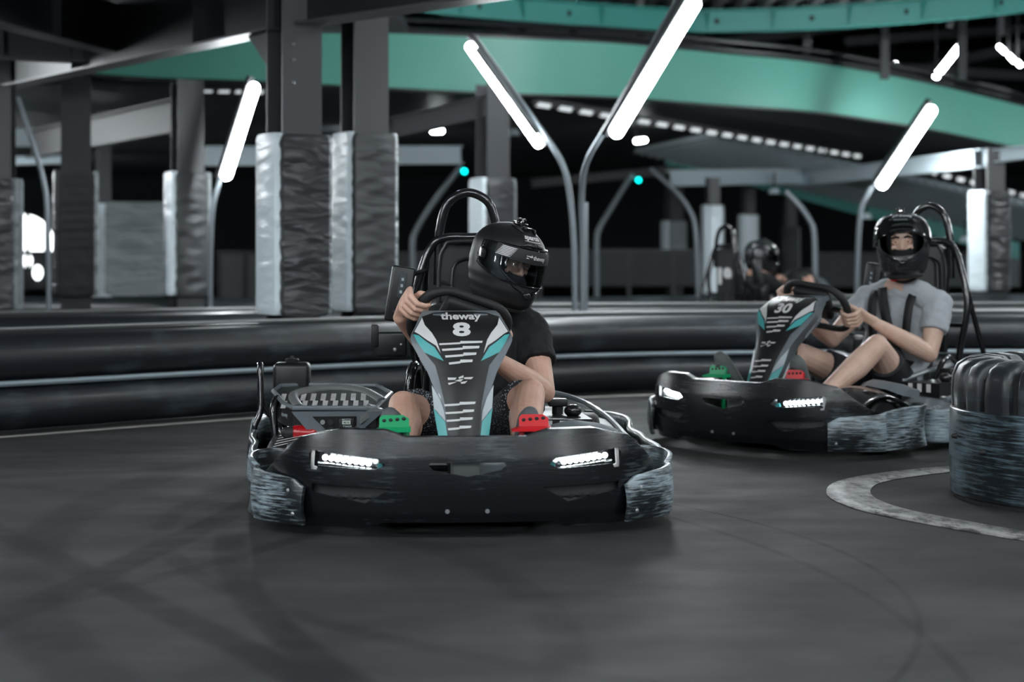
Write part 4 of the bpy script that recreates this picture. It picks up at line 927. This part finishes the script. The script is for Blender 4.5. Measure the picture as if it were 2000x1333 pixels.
    obj('cover_rim', tube([Vector(tp(x, y))+Vector((0, 0, .004)) for x, y in poly], .010, 8, closed=True), 'grey', e)
    dl = BM()
    for q in range(9):
        y0 = -.33-.040*q
        for (xa, xb, sh) in ((-.20, -.38, 0), (-.38, -.56, -.012)):
            decal([(xa, y0+sh), (xa, y0-.020+sh), (xb, y0-.020+sh), (xb, y0+sh)], lambda x, y: Vector(tp(x, y))+Vector((0, 0, .003)), bm=dl)
    obj('stripes', dl, 'white', e, smooth=False)
    hd = BM(); tube(smoothpath([(-.22, -.60, .335), (-.32, -.62, .375), (-.42, -.50, .395), (-.42, -.36, .385), (-.34, -.28, .35)], 5), .020, 10, bm=hd, sq=.5); obj('grip_moulding', hd, 'rawalu', e)
    # front panel with the hour meter
    fpn = BM(); prism([(-.625, .318), (-.27, .318), (-.40, .205), (-.53, .205)], lambda y, z: (-.165-(.32-z)*.1, y, z), lambda y, z: (-.19-(.32-z)*.1, y, z), fpn)
    f = obj('control_panel', fpn, 'grey', k, angle=30)
    fxx = -.1655
    obj('panel_inset', prism([(-.545, .300), (-.375, .300), (-.375, .265), (-.41, .240), (-.485, .240)], lambda y, z: (fxx+.004-(.32-z)*.1, y, z), lambda y, z: (fxx-.01-(.32-z)*.1, y, z)), 'black', f, smooth=False)
    obj('hour_meter', box((fxx+.003, -.413, .275), (.010, .062, .036), bev=.003), 'fblack', f); obj('display', box((fxx+.009, -.414, .277), (.004, .032, .014)), 'lcd', f)
    t = BM()
    def pt(s_, w_, h_, y, z, m_):
        b = textmesh(s_, w_, h_, .02); warp(b, lambda a, d: (fxx+.012, y+a, z+d), m_)
    pt('MOTO', .034, .007, -.413, .289, t); pt('TIMER', .036, .007, -.410, .262, t); obj('meter_lettering', t, 'lgrey', f, smooth=False)
    t = BM(); pt('4616', .022, .008, -.414, .277, t); obj('digits', [(warp(t, lambda a, d: (0, 0, 0)) if False else t, 'fblack')], None, f, smooth=False)
    obj('button', cyl((fxx-.005, -.505, .278), (fxx+.008, -.505, .278), .009), 'rawalu', f); obj('button', cyl((fxx-.005, -.475, .278), (fxx+.010, -.475, .278), .012), 'matte', f); obj('key_switch', cyl((fxx-.005, -.473, .250), (fxx+.006, -.473, .250), .010), 'matte', f)
    t = textmesh('theway', .075, .022, .01); warp(t, lambda a, d: (-.235+a*.75, -.655+a*.35, .30+d)) ; obj('side_lettering', t, 'lgrey', e, smooth=False)
    obj('tail_cover', [(caps([(-.20, -.605, .235), (-.20, -.545, .232)], [.030, .034]), 'redlamp'), (caps([(-.20, -.645, .235), (-.20, -.62, .235)], [.022, .026]), 'matte')], None, k)
    obj('engine_block', [(box((-.45, -.47, .19), (.36, .26, .16), bev=.02), 'black'), (box((-.28, -.33, .22), (.10, .08, .10), bev=.01), 'rawalu')], None, k)
    obj('silver_duct', loft([[Vector((x, y+.0, z-.03)), Vector((x, y, z)), Vector((x-.10, y-.02, z+.005)), Vector((x-.1, y-.02, z-.03))] for x, y, z in ((-.16, -.36, .30), (-.17, -.31, .335), (-.18, -.27, .325), (-.20, -.22, .28), (-.18, -.18, .25))]), 'rawalu', k)
    # tank
    tk = obj('fuel_tank', box((-.84, -.655, .385), (.12, .155, .17), bev=.022), 'black', k)
    obj('tank_cap', lathe([(.0, .0), (.028, .0), (.030, .010), (.026, .014), (.008, .016), (.006, .026), (0, .027)], 20), 'matte', tk); tk.children[0].location = (-.84, -.655, .471)
    obj('side_hoop', tube(smoothpath([(-.52, -.775, .10), (-.50, -.79, .22), (-.52, -.765, .30), (-.55, -.77, .46), (-.58, -.77, .46), (-.58, -.765, .32), (-.58, -.70, .24)], 5), .013, 10), 'gloss', k)
    obj('cable_loop', tube(smoothpath([(-.40, -.70, .20), (-.42, -.71, .31), (-.46, -.69, .345), (-.48, -.68, .26), (-.46, -.66, .20)], 5), .016, 10), 'gloss', k)
    # left pod boxes
    lb = BM(); prism([(.02, .30), (.02, .52), (-.55, .50), (-.60, .34)], lambda x, y: (x, y, .30), lambda x, y: (x, y, .14), lb);     st = BM()
    for q in range(3): box((.0225, .335+.052*q+.02, .275), (.002, .024, .040), bm=st)
    lbx = obj('side_box', [(lb, 'black'), (st, 'white')], None, k, smooth=False)
    obj('cover_rim', tube(smoothpath([(.02, .30, .305), (-.25, .29, .345), (-.50, .30, .365), (-.62, .38, .36), (-.55, .52, .33), (-.2, .60, .29), (.15, .64, .235)], 5), .012, 8), 'grey', lbx)
    obj('filter_knob', [(box((-.22, .41, .345), (.06, .075, .03), bev=.006), 'black'), (cyl((-.22, .41, .30), (-.22, .41, .34), .022), 'black'), (sph((-.12, .46, .32), (.03, .035, .025)), 'gloss')], None, k)
    obj('foot_deflector', [(loft([[Vector((x, y, z)), Vector((x-.05, y, z+.028)), Vector((x-.12, y+.01, z+.02)), Vector((x-.12, y+.01, z-.02))] for x, y, z in ((.42, .33, .285), (.44, .40, .305), (.42, .50, .29), (.40, .575, .265))]), 'grey')], None, k)
    rb = BM(); tube(smoothpath([(-.80, -.70, .12), (-.98, -.62, .14), (-1.04, -.3, .15), (-1.05, 0, .15), (-1.04, .3, .15), (-.98, .62, .14), (-.80, .70, .12)], 6), .05, 14, bm=rb, sq=1.6); obj('rear_bumper', rb, 'bumper2', k)
    return k
K8 = kart('8', 'front kart with a white number 8 on its black and teal steering fairing', (-.2148, 6.978, 0), -86, 24)
K30 = kart('30', 'kart with a white number 30 on its fairing, turning behind the tyre barrier', (1.7214, 9.282, 0), -137, 10)
K19 = kart('19', 'far kart seen from behind with a white 19 on the back of its seat', (2.42, 17.0, 0), 38, 0, back_num='19')
# ============================================================ DRIVERS
HZ = [(-.170, .105, .070, .088), (-.160, .138, .082, .100), (-.13, .160, .104, .113), (-.09, .170, .128, .123), (-.05, .165, .146, .130), (-.01, .158, .156, .133), (.03, .150, .158, .132)]
def hr(z):
    z0, zt = .03, .150
    if z <= z0:
        return tuple(sm_t([(r[0], r[i]) for r in HZ], z) for i in (1, 2, 3))
    k = math.sqrt(max(0, 1-((z-z0)/(zt-z0))**2.1)); return (HZ[-1][1]*k, HZ[-1][2]*k, HZ[-1][3]*k)
def hs(phi, z, o=0.0):
    a, r, b = hr(z); ax = a if math.cos(phi) > 0 else r
    n = 2.25; c, s = math.cos(phi), math.sin(phi)
    k = (abs(c/(ax+1e-6))**n+abs(s/(b+1e-6))**n)**(-1/n)+o
    return Vector((k*c, k*s, z+(o*0.6 if z > .1 else 0)))
def helmet(parent, M4, shell, visor_up, lab):
    h = bpy.data.objects.new
    zs = [-.170+.30*0]+[-.165+.01*k for k in range(31)]+[.1475, .1494]
    rings = [[hs(2*PI*k/72, z) for k in range(72)] for z in zs]
    b = loft(rings, caps=False); b.faces.new([v for v in b.verts][-72:]); bmesh.ops.recalc_face_normals(b, faces=b.faces)
    o = obj('helmet', b, shell, parent, angle=60); solid(o, 0.014); apply(o)
    port = [(-.108, .035), (-.100, .058), (-.07, .072), (0, .078), (.07, .072), (.100, .058), (.108, .035), (.104, -.018), (.07, -.052), (.03, -.062), (-.03, -.062), (-.07, -.052), (-.104, -.018)]
    c = BM(); prism(port, lambda y, z: (.03, y*1.02, z), lambda y, z: (.3, y*1.02, z), c); cut(o, c)
    rim = [hs(math.atan2(y, math.sqrt(max(1e-4, hr(z)[0]**2*(1-(abs(y)/hr(z)[2])**2.25)))), z, .001) for y, z in smoothpath([(y, z, 0) for y, z in port], 3, closed=True) and [(p.x, p.y) for p in smoothpath([(y, z, 0) for y, z in port], 3, closed=True)]]
    obj('rubber_seal', tube(rim, .0035, 8, closed=True), 'black', o)
    dz = .078 if visor_up else 0.0
    # visor: clear shell following the helmet a few mm outside
    def vs(phi, t, off=.007):
        z = -.060+.140*t
        p = hs(phi, min(z, .135), off)
        if visor_up:  # swung up about the pivots
            A = math.radians(40); q = p-Vector((0.01, 0, .01)); p = Vector((q.x*math.cos(A)-q.z*math.sin(A), q.y*1.03, q.x*math.sin(A)+q.z*math.cos(A)))+Vector((0.01, 0, .01)); p += Vector((.012, 0, .002))
        return p
    rows = []
    for k in range(49):
        ph = math.radians(-92+184*k/48); e = abs(ph)/math.radians(92); lo = .0+.34*max(0, e-.45)**1.2*1.6; hi = 1-.25*max(0, e-.6)
        rows.append([vs(ph, lo+(hi-lo)*j/12) for j in range(13)])
    v = obj('visor', loft(rows, close_u=False, caps=False), 'visor', o); solid(v, .0025, 0)
    v['label'] = 'clear visor, raised' if visor_up else 'clear visor with dark top strip, closed'
    edge = [r[0] for r in rows]+[r[-1] for r in rows[::-1]]
    obj('visor_edge', tube(edge, .0022, 6, closed=True), 'gloss', v)
    st = BM(); wt = BM(); so = .0095
    f = lambda a, t: vs(a, t, so)
    g = lambda a, t: vs(a, t, so+.0012)
    band = decal([(-1.05, .66), (-.5, .62), (0, .60), (.5, .62), (1.05, .66), (1.05, .955), (-1.05, .97)], f, bm=st, maxlen=.12)
    for q in range(7):
        t0 = .67+.04*q; decal([(-1.02+.02*q, t0), (-.72+.02*q, t0), (-.72+.02*q, t0+.010), (-.62+.02*q, t0+.012), (-.62+.02*q, t0+.024), (-.85, t0+.024), (-.85, t0+.018), (-1.02+.02*q, t0+.018)], g, bm=wt, maxlen=.08)
        decal([(.92, t0), (1.0, t0), (1.0, t0+.018), (.92, t0+.018)], g, bm=wt, maxlen=.08)
    t = textmesh('theway', .40, .17, .02); warp(t, lambda a, d: g(.16+a, .775+d*.9), wt)
    for q in ([(x_-.06, y_) for x_, y_ in q_] for q_ in ([(-.18, .80), (-.05, .80), (-.06, .825), (-.18, .82)], [(-.10, .78), (.0, .79), (-.02, .86), (-.04, .83)], [(-.18, .74), (-.09, .745), (-.14, .77), (-.18, .76)], [(-.02, .80), (.03, .81), (-.03, .79), (-.04, .74)])): decal(q, g, bm=wt)
    obj('visor_strip', [(st, 'matte'), (wt, 'white')] if not visor_up else [(wt, 'white')], None, v, smooth=False)
    # pivots, vents, brow spoiler, chin vent, camera mount, lettering
    for s in (-1, 1):
        p = hs(s*1.50, .012, .0); obj('pivot_cover', [(lathe([(0, 0), (.030, 0), (.026, .007), (.010, .009), (0, .009)], 20, 'y'), 'gloss')], None, o).matrix_local = Matrix.Translation(p) @ Matrix.Rotation(0 if s < 0 else PI, 4, 'Z')
    vt = BM(); 
    for s in (-1, 1): tube([hs(s*.10, .092, .003), hs(s*.28, .090, .004), hs(s*.40, .084, .002)], [.008, .007, .002], 8, bm=vt)
    sph(hs(0, .091, .003), (.010, .016, .010), vt); obj('brow_vent', vt, 'black', o)
    tv = BM()
    for s in (-1, 1): 
        tube([hs(s*.30, .128, .004), hs(s*.52, .137, .006), hs(s*1.0, .142, .004)], [.003, .008, .004], 8, bm=tv)
    box(hs(0, .142, .003)+Vector((.0, 0, 0)), (.035, .035, .012), bev=.004, bm=tv); obj('top_vent', tv, 'gloss', o)
    cm = BM(); box((.02, 0, .155), (.05, .04, .010), bev=.003, bm=cm)
    for s in (-1, 1): cyl((.02, s*.012-.006, .168), (.02, s*.012+.006, .168), .009, bm=cm); sph((.02, s*.018, .168), .006, cm)
    obj('camera_mount', cm, 'gloss', o)
    cv = BM()
    for s in (-1, 1): tube([hs(s*.12, -.085, .003), hs(s*.35, -.072, .003), hs(s*.55, -.050, .001)], [.006, .005, .002], 8, bm=cv)
    sph(hs(0, -.095, .001), (.010, .018, .013), cv); obj('chin_vent', cv, 'gloss', o)
    tx = BM(); t = textmesh('sparco', .085, .020, .04); R0 = .145
    off = .0015 if not visor_up else .0015
    zc = .123
    warp(t, lambda a, d: hs(a/.135, .112+d*.8, .0045), tx); decal([(-.042, -.0125), (.042, -.0125), (.042, -.0105), (-.042, -.0105)], lambda a, d: hs(a/.135, .112+d*.8, .0045), bm=tx, maxlen=.01)
    obj('lettering', tx, 'white', o, smooth=False)
    # padding and chin strap
    pd = BM(); pr = [hs(2*PI*k/40, -.163, -.014) for k in range(40)]; tube(pr, .014, 8, closed=True, bm=pd); obj('neck_roll', pd, 'matte', o)
    cs = obj('chin_strap', tube(smoothpath([(.02, -.085, -.12), (.03, -.070, -.175), (.035, 0, -.20), (.03, .070, -.175), (.02, .085, -.12)], 5), .007, 8, sq=2.0), 'matte', o)
    obj('strap_tab', box((.045, -.05, -.187), (.018, .03, .010), bev=.002), 'red', cs)
    o.matrix_local = M4; o['label'] = lab
    return o
def hand(bm, c, a, n, grip=.019, w=None, s=1, scale=1.0):
    """fist around a tube: c centre on the tube, a tube axis toward the index finger, n from the tube to the knuckles"""
    c, a, n = Vector(c), Vector(a).normalized(), Vector(n); n = (n-a*n.dot(a)).normalized(); e2 = a.cross(n)*s
    P = lambda deg, r, k: c+a*k+(n*math.cos(math.radians(deg))+e2*math.sin(math.radians(deg)))*r
    R = grip
    for i, k in enumerate((.037, .0135, -.0105, -.0325)):
        fr = (.0090, .0092, .0088, .0078)[i]; L = (0, 4, 0, -12)[i]
        pts = [P(-68, R+.044, k*.9), P(-22, R+.030, k), P(28+L, R+.020, k), P(75+L, R+.0115, k), P(120+L, R+.010, k*.95), P(155+L, R+.010, k*.92)]
        caps(pts, [.0105, .0118, fr*1.13, fr*1.08, fr, fr*.88], bm)
    wr = c+n*(.030)-e2*(.108)+a*(-.004)
    if w: wr = Vector(w)
    for k, q in ((.028, .5), (.009, .5), (-.010, .5), (-.026, .5)):
        m0 = P(-68, R+.044, k*.9); caps([wr+a*k*.55, (wr+m0)/2+a*k*.15+n*.002, m0], [.019, .0155, .0125], bm)
    caps([wr, (wr+P(-100, R+.02, .012))/2, P(-100, R+.02, .012)], [.021, .020, .015], bm)
    t0 = wr.lerp(P(-95, R+.02, .03), .5)
    caps([t0, P(-105, R+.016, .034), P(-150, R+.012, .046), P(-190, R+.011, .050)], [.016, .0125, .0105, .009], bm)
    return wr
def face(bm, Mh):
    T = lambda p: Mh @ Vector(p); R3 = Mh.to_3x3()
    def S(c, r): sph(T(c), r, bm, rot=R3.normalized() if hasattr(R3, 'normalized') else R3)
    S((0, 0, .015), (.093, .072, .105)); S((.020, 0, -.055), (.070, .056, .065)); S((.045, 0, -.09), (.038, .030, .030))
    for s in (-1, 1):
        S((.066, s*.038, -.022), (.017, .019, .017)); S((.080, s*.031, .031), (.012, .022, .0075)); S((-.0, s*.072, -.0), (.018, .010, .030))
    caps([T((.088, 0, .020)), T((.098, 0, -.008)), T((.106, 0, -.026))], [.0075, .0085, .0100], bm)
    for s in (-1, 1): S((.096, s*.010, -.029), (.009, .007, .007))
    caps([T((.095, -.02, -.062)), T((.100, 0, -.060)), T((.095, .02, -.062))], [.005, .007, .005], bm)
def eyes(parent, Mh, look=0.0, up=0.0):
    R3 = Mh.to_3x3()
    for s in (-1, 1):
        c = Mh @ Vector((.0795, s*.031, .006)); d = (R3 @ Vector((math.cos(look)*math.cos(up), math.sin(look)*math.cos(up), math.sin(up)))).normalized()
        a = sph(c, .0122, u=20, v=14); b = sph(c+d*.0078, .0062, u=14, v=8); p = sph(c+d*.0112, .0030, u=10, v=6)
        obj('eye', [(a, 'eyew'), (b, 'iris'), (p, 'matte')], None, parent)
        lid = BM(); 
        for dz, r in ((.0078, .0062), (-.0088, .0048)): caps([Mh @ Vector((.086, s*.031-.015, .006+dz*.3)), Mh @ Vector((.0935, s*.031, .006+dz)), Mh @ Vector((.084, s*.031+.015, .006+dz*.3))], [r*.7, r, r*.7], lid)
        obj('eyelid', lid, 'skin', parent)
        obj('eyebrow', tube([Mh @ Vector((.094, s*.012, .028)), Mh @ Vector((.095, s*.030, .0335)), Mh @ Vector((.080, s*.052, .027))], [.0050, .0060, .0028], 8, sq=.9), 'brow', parent)
def balaclava(parent, Mh):
    b = sph((0, 0, 0), (.104, .083, .116), u=40, v=28); bmesh.ops.translate(b, vec=(.0, 0, .012), verts=b.verts)
    sph((.030, 0, -.080), (.096, .070, .066), b, u=30, v=20)
    o = obj('balaclava', b, 'balaclava', parent); remesh(o, .005, 3)
    c = BM(); prism([(-.058, .0), (-.052, .035), (-.03, .052), (.03, .052), (.052, .035), (.058, .0), (.05, -.022), (.020, -.034), (-.020, -.034), (-.05, -.022)], lambda y, z: (.035, y, z), lambda y, z: (.2, y, z), c); 
    o.matrix_local = Mh; bpy.context.view_layer.update(); cut(o, c)
    return o
def person(name_label, kart_o, J, sk, shirt, shorts, shell, hm, visor_up, helmlab, look, up, hands, coarse=1.0, sleeve=.55, shoe_tilt=None, detail=True):
    t = thing('person', name_label, 'person', kart_o.location, kart_o.rotation_euler.z, 'kart drivers')
    V = {k: Vector(v) for k, v in J.items() if k != 'hem'}
    Mh = hm
    b = BM()
    face(b, Mh)
    head0 = Mh @ Vector((-.01, 0, -.06))
    caps([V['neck'], (V['neck']+head0)/2, head0], [.062, .058, .058], b)
    # trunk
    mid = (V['chest']+V['hip'])/2; rt = Vector((0, 1, 0))
    sh = (V['lsh']-V['rsh']).normalized()
    for f, rr in ((-.65, .075), (-.3, .095), (0, .105), (.3, .095), (.65, .075)): caps([V['hip']+rt*f*.16, mid+rt*f*.17, V['chest']+sh*f*.19], [rr*1.02, rr*.98, rr*1.05], b)
    caps([V['rsh'], V['neck'], V['lsh']], [.056, .070, .056], b)
    for s in 'lr':
        caps([V[s+'sh'], V[s+'sh'].lerp(V[s+'el'], .35), V[s+'el']], [.060, .056, .043], b)
        wr = V[s+'wr']; caps([V[s+'el'], V[s+'el'].lerp(wr, .3), V[s+'el'].lerp(wr, .7), wr], [.043, .050, .038, .028], b)
        k = V[s+'kn']; hp = V['hip']+rt*(.085 if s == 'l' else -.085)+Vector((.03, 0, -.01)); ank = V[s+'an']
        caps([hp, hp.lerp(k, .5), k], [.085, .078, .056], b); sph(k+(k-(hp+ank)/2).normalized()*.006, .052, b)
        m1 = k.lerp(ank, .3); back = ((hp-k).normalized()+(ank-k).normalized()).normalized(); caps([k, m1+back*.012, k.lerp(ank, .65), ank], [.056, .062, .045, .036], b)
        caps([ank, V[s+'to']], [.034, .025], b)
    for (c, a, n, w_, s_) in hands: hand(b, c, a, n, w=w_, s=s_)
    body = obj('body', b, sk, t); remesh(body, .0032*coarse, 2)
    if detail: eyes(body, Mh, look, up); balaclava(body, Mh)
    # clothes
    b = BM()
    for f, rr in ((-.65, .080), (-.3, .100), (0, .110), (.3, .100), (.65, .080)): caps([V['hip']+rt*f*.165+Vector((0, 0, .02)), mid+rt*f*.175, V['chest']+sh*f*.19], [rr*1.05, rr*1.04, rr*1.07], b)
    caps([V['rsh'], V['rsh'].lerp(V['neck'], .7), V['lsh'].lerp(V['neck'], .7), V['lsh']], [.066, .068, .068, .066], b)
    for s in 'lr':
        e = V[s+'sh'].lerp(V[s+'el'], sleeve); m1 = V[s+'sh'].lerp(V[s+'el'], sleeve*.5); d = (V[s+'el']-V[s+'sh']).normalized()
        caps([V[s+'sh'], m1, e], [.070, .072, .072], b, flat=True)
    sh_ = obj('t_shirt', b, shirt, t); remesh(sh_, .006*coarse, 5)
    tx = bpy.data.textures.new('folds', 'CLOUDS'); tx.noise_scale = .07; dm = sh_.modifiers.new('folds', 'DISPLACE'); dm.texture = tx; dm.strength = .022; dm.mid_level = .5
    b = BM()
    for s in 'lr':
        k = V[s+'kn']; hp = V['hip']+rt*(.085 if s == 'l' else -.085)+Vector((.03, 0, -.01)); e = hp.lerp(k, J.get('hem', .72) if not isinstance(J.get('hem'), tuple) else .72)
        caps([hp, hp.lerp(e, .5), e], [.098, .096, .088], b, flat=True)
    caps([V['hip']-rt*.08, V['hip']+rt*.08], [.108, .108], b)
    so = obj('shorts', b, shorts, t); remesh(so, .006*coarse, 4)
    for s in 'lr':
        a, to = V[s+'an'], V[s+'to']; d = (to-a).normalized(); nrm = (Vector((0, 1, 0)).cross(d)).normalized()
        heel = a-d*.045-nrm*.0
        b = BM(); caps([heel+(-nrm)*.0, a, a.lerp(to, .5), a.lerp(to, .9), to], [.036, .042, .040, .040, .030], b)
        q = obj('shoe', b, 'shoe', t); remesh(q, .006*coarse, 3)
        sl = BM(); fw = Vector((1, 0, 0)); sd = Vector((0, 1, 0)); sn = d.cross(sd).normalized(); sn = sn if sn.x > 0 else -sn
        out = []
        for i in range(28):
            an = 2*PI*i/28; L = math.cos(an); wv = math.sin(an); wdt = .044 if L > 0 else .036
            out.append((L*.135, wv*wdt))
        cc = a.lerp(to, .42)+sn*.030
        prism(out, lambda u, v: cc+d*u+sd*v, lambda u, v: cc+d*u+sd*v+sn*.016, sl)
        for q2 in range(11): box((0, 0, 0), (.006, .07, .004), bm=None).free()
        obj('sole', sl, 'sole', q)
    helmet(t, Mh, shell, visor_up, helmlab)
    return t
def HM(loc, yaw, pitch, roll):
    return Matrix.Translation(loc) @ (Matrix.Rotation(math.radians(yaw), 4, 'Z') @ Matrix.Rotation(math.radians(pitch), 4, 'Y') @ Matrix.Rotation(math.radians(roll), 4, 'X'))
J8 = dict(neck=(-.24, .165, .735), chest=(-.26, .13, .60), hip=(-.14, .085, .26), lsh=(-.22, .305, .635), rsh=(-.24, -.055, .665), lel=(-.03, .340, .400), rel=(-.06, -.030, .50), lwr=(.20, .120, .550), rwr=(.245, -.208, .695),
          lkn=(.27, .262, .415), rkn=(.29, -.198, .375), lan=(.60, .20, .20), ran=(.60, -.20, .20), lto=(.700, .228, .378), rto=(.700, -.250, .378), hem=.80)
wc = Vector((.305, 0, .66))
person('person in a black t-shirt and closed matte black helmet driving the front kart', K8, J8, 'skin', 'shirtb', 'mesh_shorts', 'helmet', HM((-.13, .205, .90), 33, 14, -9), False, 'matte black full-face helmet', -.5, -.05,
       [((.342, -.147, .736), (.556, .44, .707), (.6, -.78, .02), (.250, -.212, .705), 1), ((.30, .085, .595), (0, -.5, .85), (.7, .5, .3), None, -1)])
J30 = dict(neck=(-.27, .105, .765), chest=(-.29, .10, .62), hip=(-.19, .09, .25), lsh=(-.26, .325, .675), rsh=(-.24, -.085, .695), lel=(-.15, .345, .430), rel=(-.03, -.16, .49), lwr=(.145, .243, .585), rwr=(.205, -.215, .675),
           lkn=(.20, .285, .480), rkn=(.30, -.115, .430), lan=(.60, .19, .20), ran=(.62, -.17, .20), lto=(.715, .20, .425), rto=(.745, -.245, .425), hem=.66)
person('person in a grey t-shirt, black harness and open-visor black helmet driving the kart behind', K30, J30, 'skin2', 'shirtg', 'shorts', 'helmetgloss', HM((-.19, .160, .985), 33, 3, 3), True, 'satin black full-face helmet with raised visor', .0, .0,
       [((.254, .157, .622), (.59, .27, .76), (.6, .78, .02), (.150, .240, .590), -1), ((.318, -.162, .704), (.5, .2, .84), (.6, -.78, .02), (.215, -.222, .685), 1)])
J19 = dict(J30); J19.update(lsh=(-.14, .29, .66), rsh=(-.14, -.10, .66), neck=(-.14, .1, .74), chest=(-.2, .10, .60), lel=(.05, .33, .5), rel=(.05, -.16, .5), lwr=(.24, .22, .62), rwr=(.24, -.17, .62))
person('person in a black t-shirt and black helmet in the far kart, seen from behind', K19, J19, 'skin', 'shirtb', 'shorts', 'helmetgloss', HM((-.08, .10, .905), -14, 6, 0), False, 'black helmet with a bright visor', 0, 0,
       [((.28, .17, .66), (.1, -.5, .85), (.6, .7, .3), (.24, .22, .62), -1), ((.28, -.16, .66), (.1, .5, .85), (.6, -.7, .3), (.24, -.17, .62), 1)], coarse=2.2, detail=False)
# harness of the second driver, bolted to the kart
def belt(path, wd, parent, nrm=(1, .2, .3)):
    P = smoothpath(path, 6); n0 = Vector(nrm).normalized(); rows = []
    for i, p in enumerate(P):
        d = (P[min(i+1, len(P)-1)]-P[max(i-1, 0)]).normalized(); s = d.cross(n0).normalized(); rows.append([p-s*wd/2, p+s*wd/2])
    o = obj('seat_belt', loft(rows, close_u=False, caps=False), 'strap', parent); solid(o, .003, 0); return o
belt([(-.33, .215, .745), (-.26, .215, .752), (-.19, .215, .71), (-.155, .215, .62), (-.15, .205, .50)], .045, K30)
belt([(-.33, -.005, .77), (-.26, -.005, .775), (-.17, -.0, .72), (-.14, .01, .62), (-.13, .03, .45)], .045, K30)
belt([(-.18, .045, .755), (-.165, .055, .72), (-.135, .10, .60), (-.11, .165, .47), (-.12, .21, .37)], .050, K30)
belt([(-.20, -.08, .36), (-.085, .0, .385), (-.07, .10, .39), (-.09, .20, .385), (-.2, .27, .35)], .050, K30, (1, 0, .1))
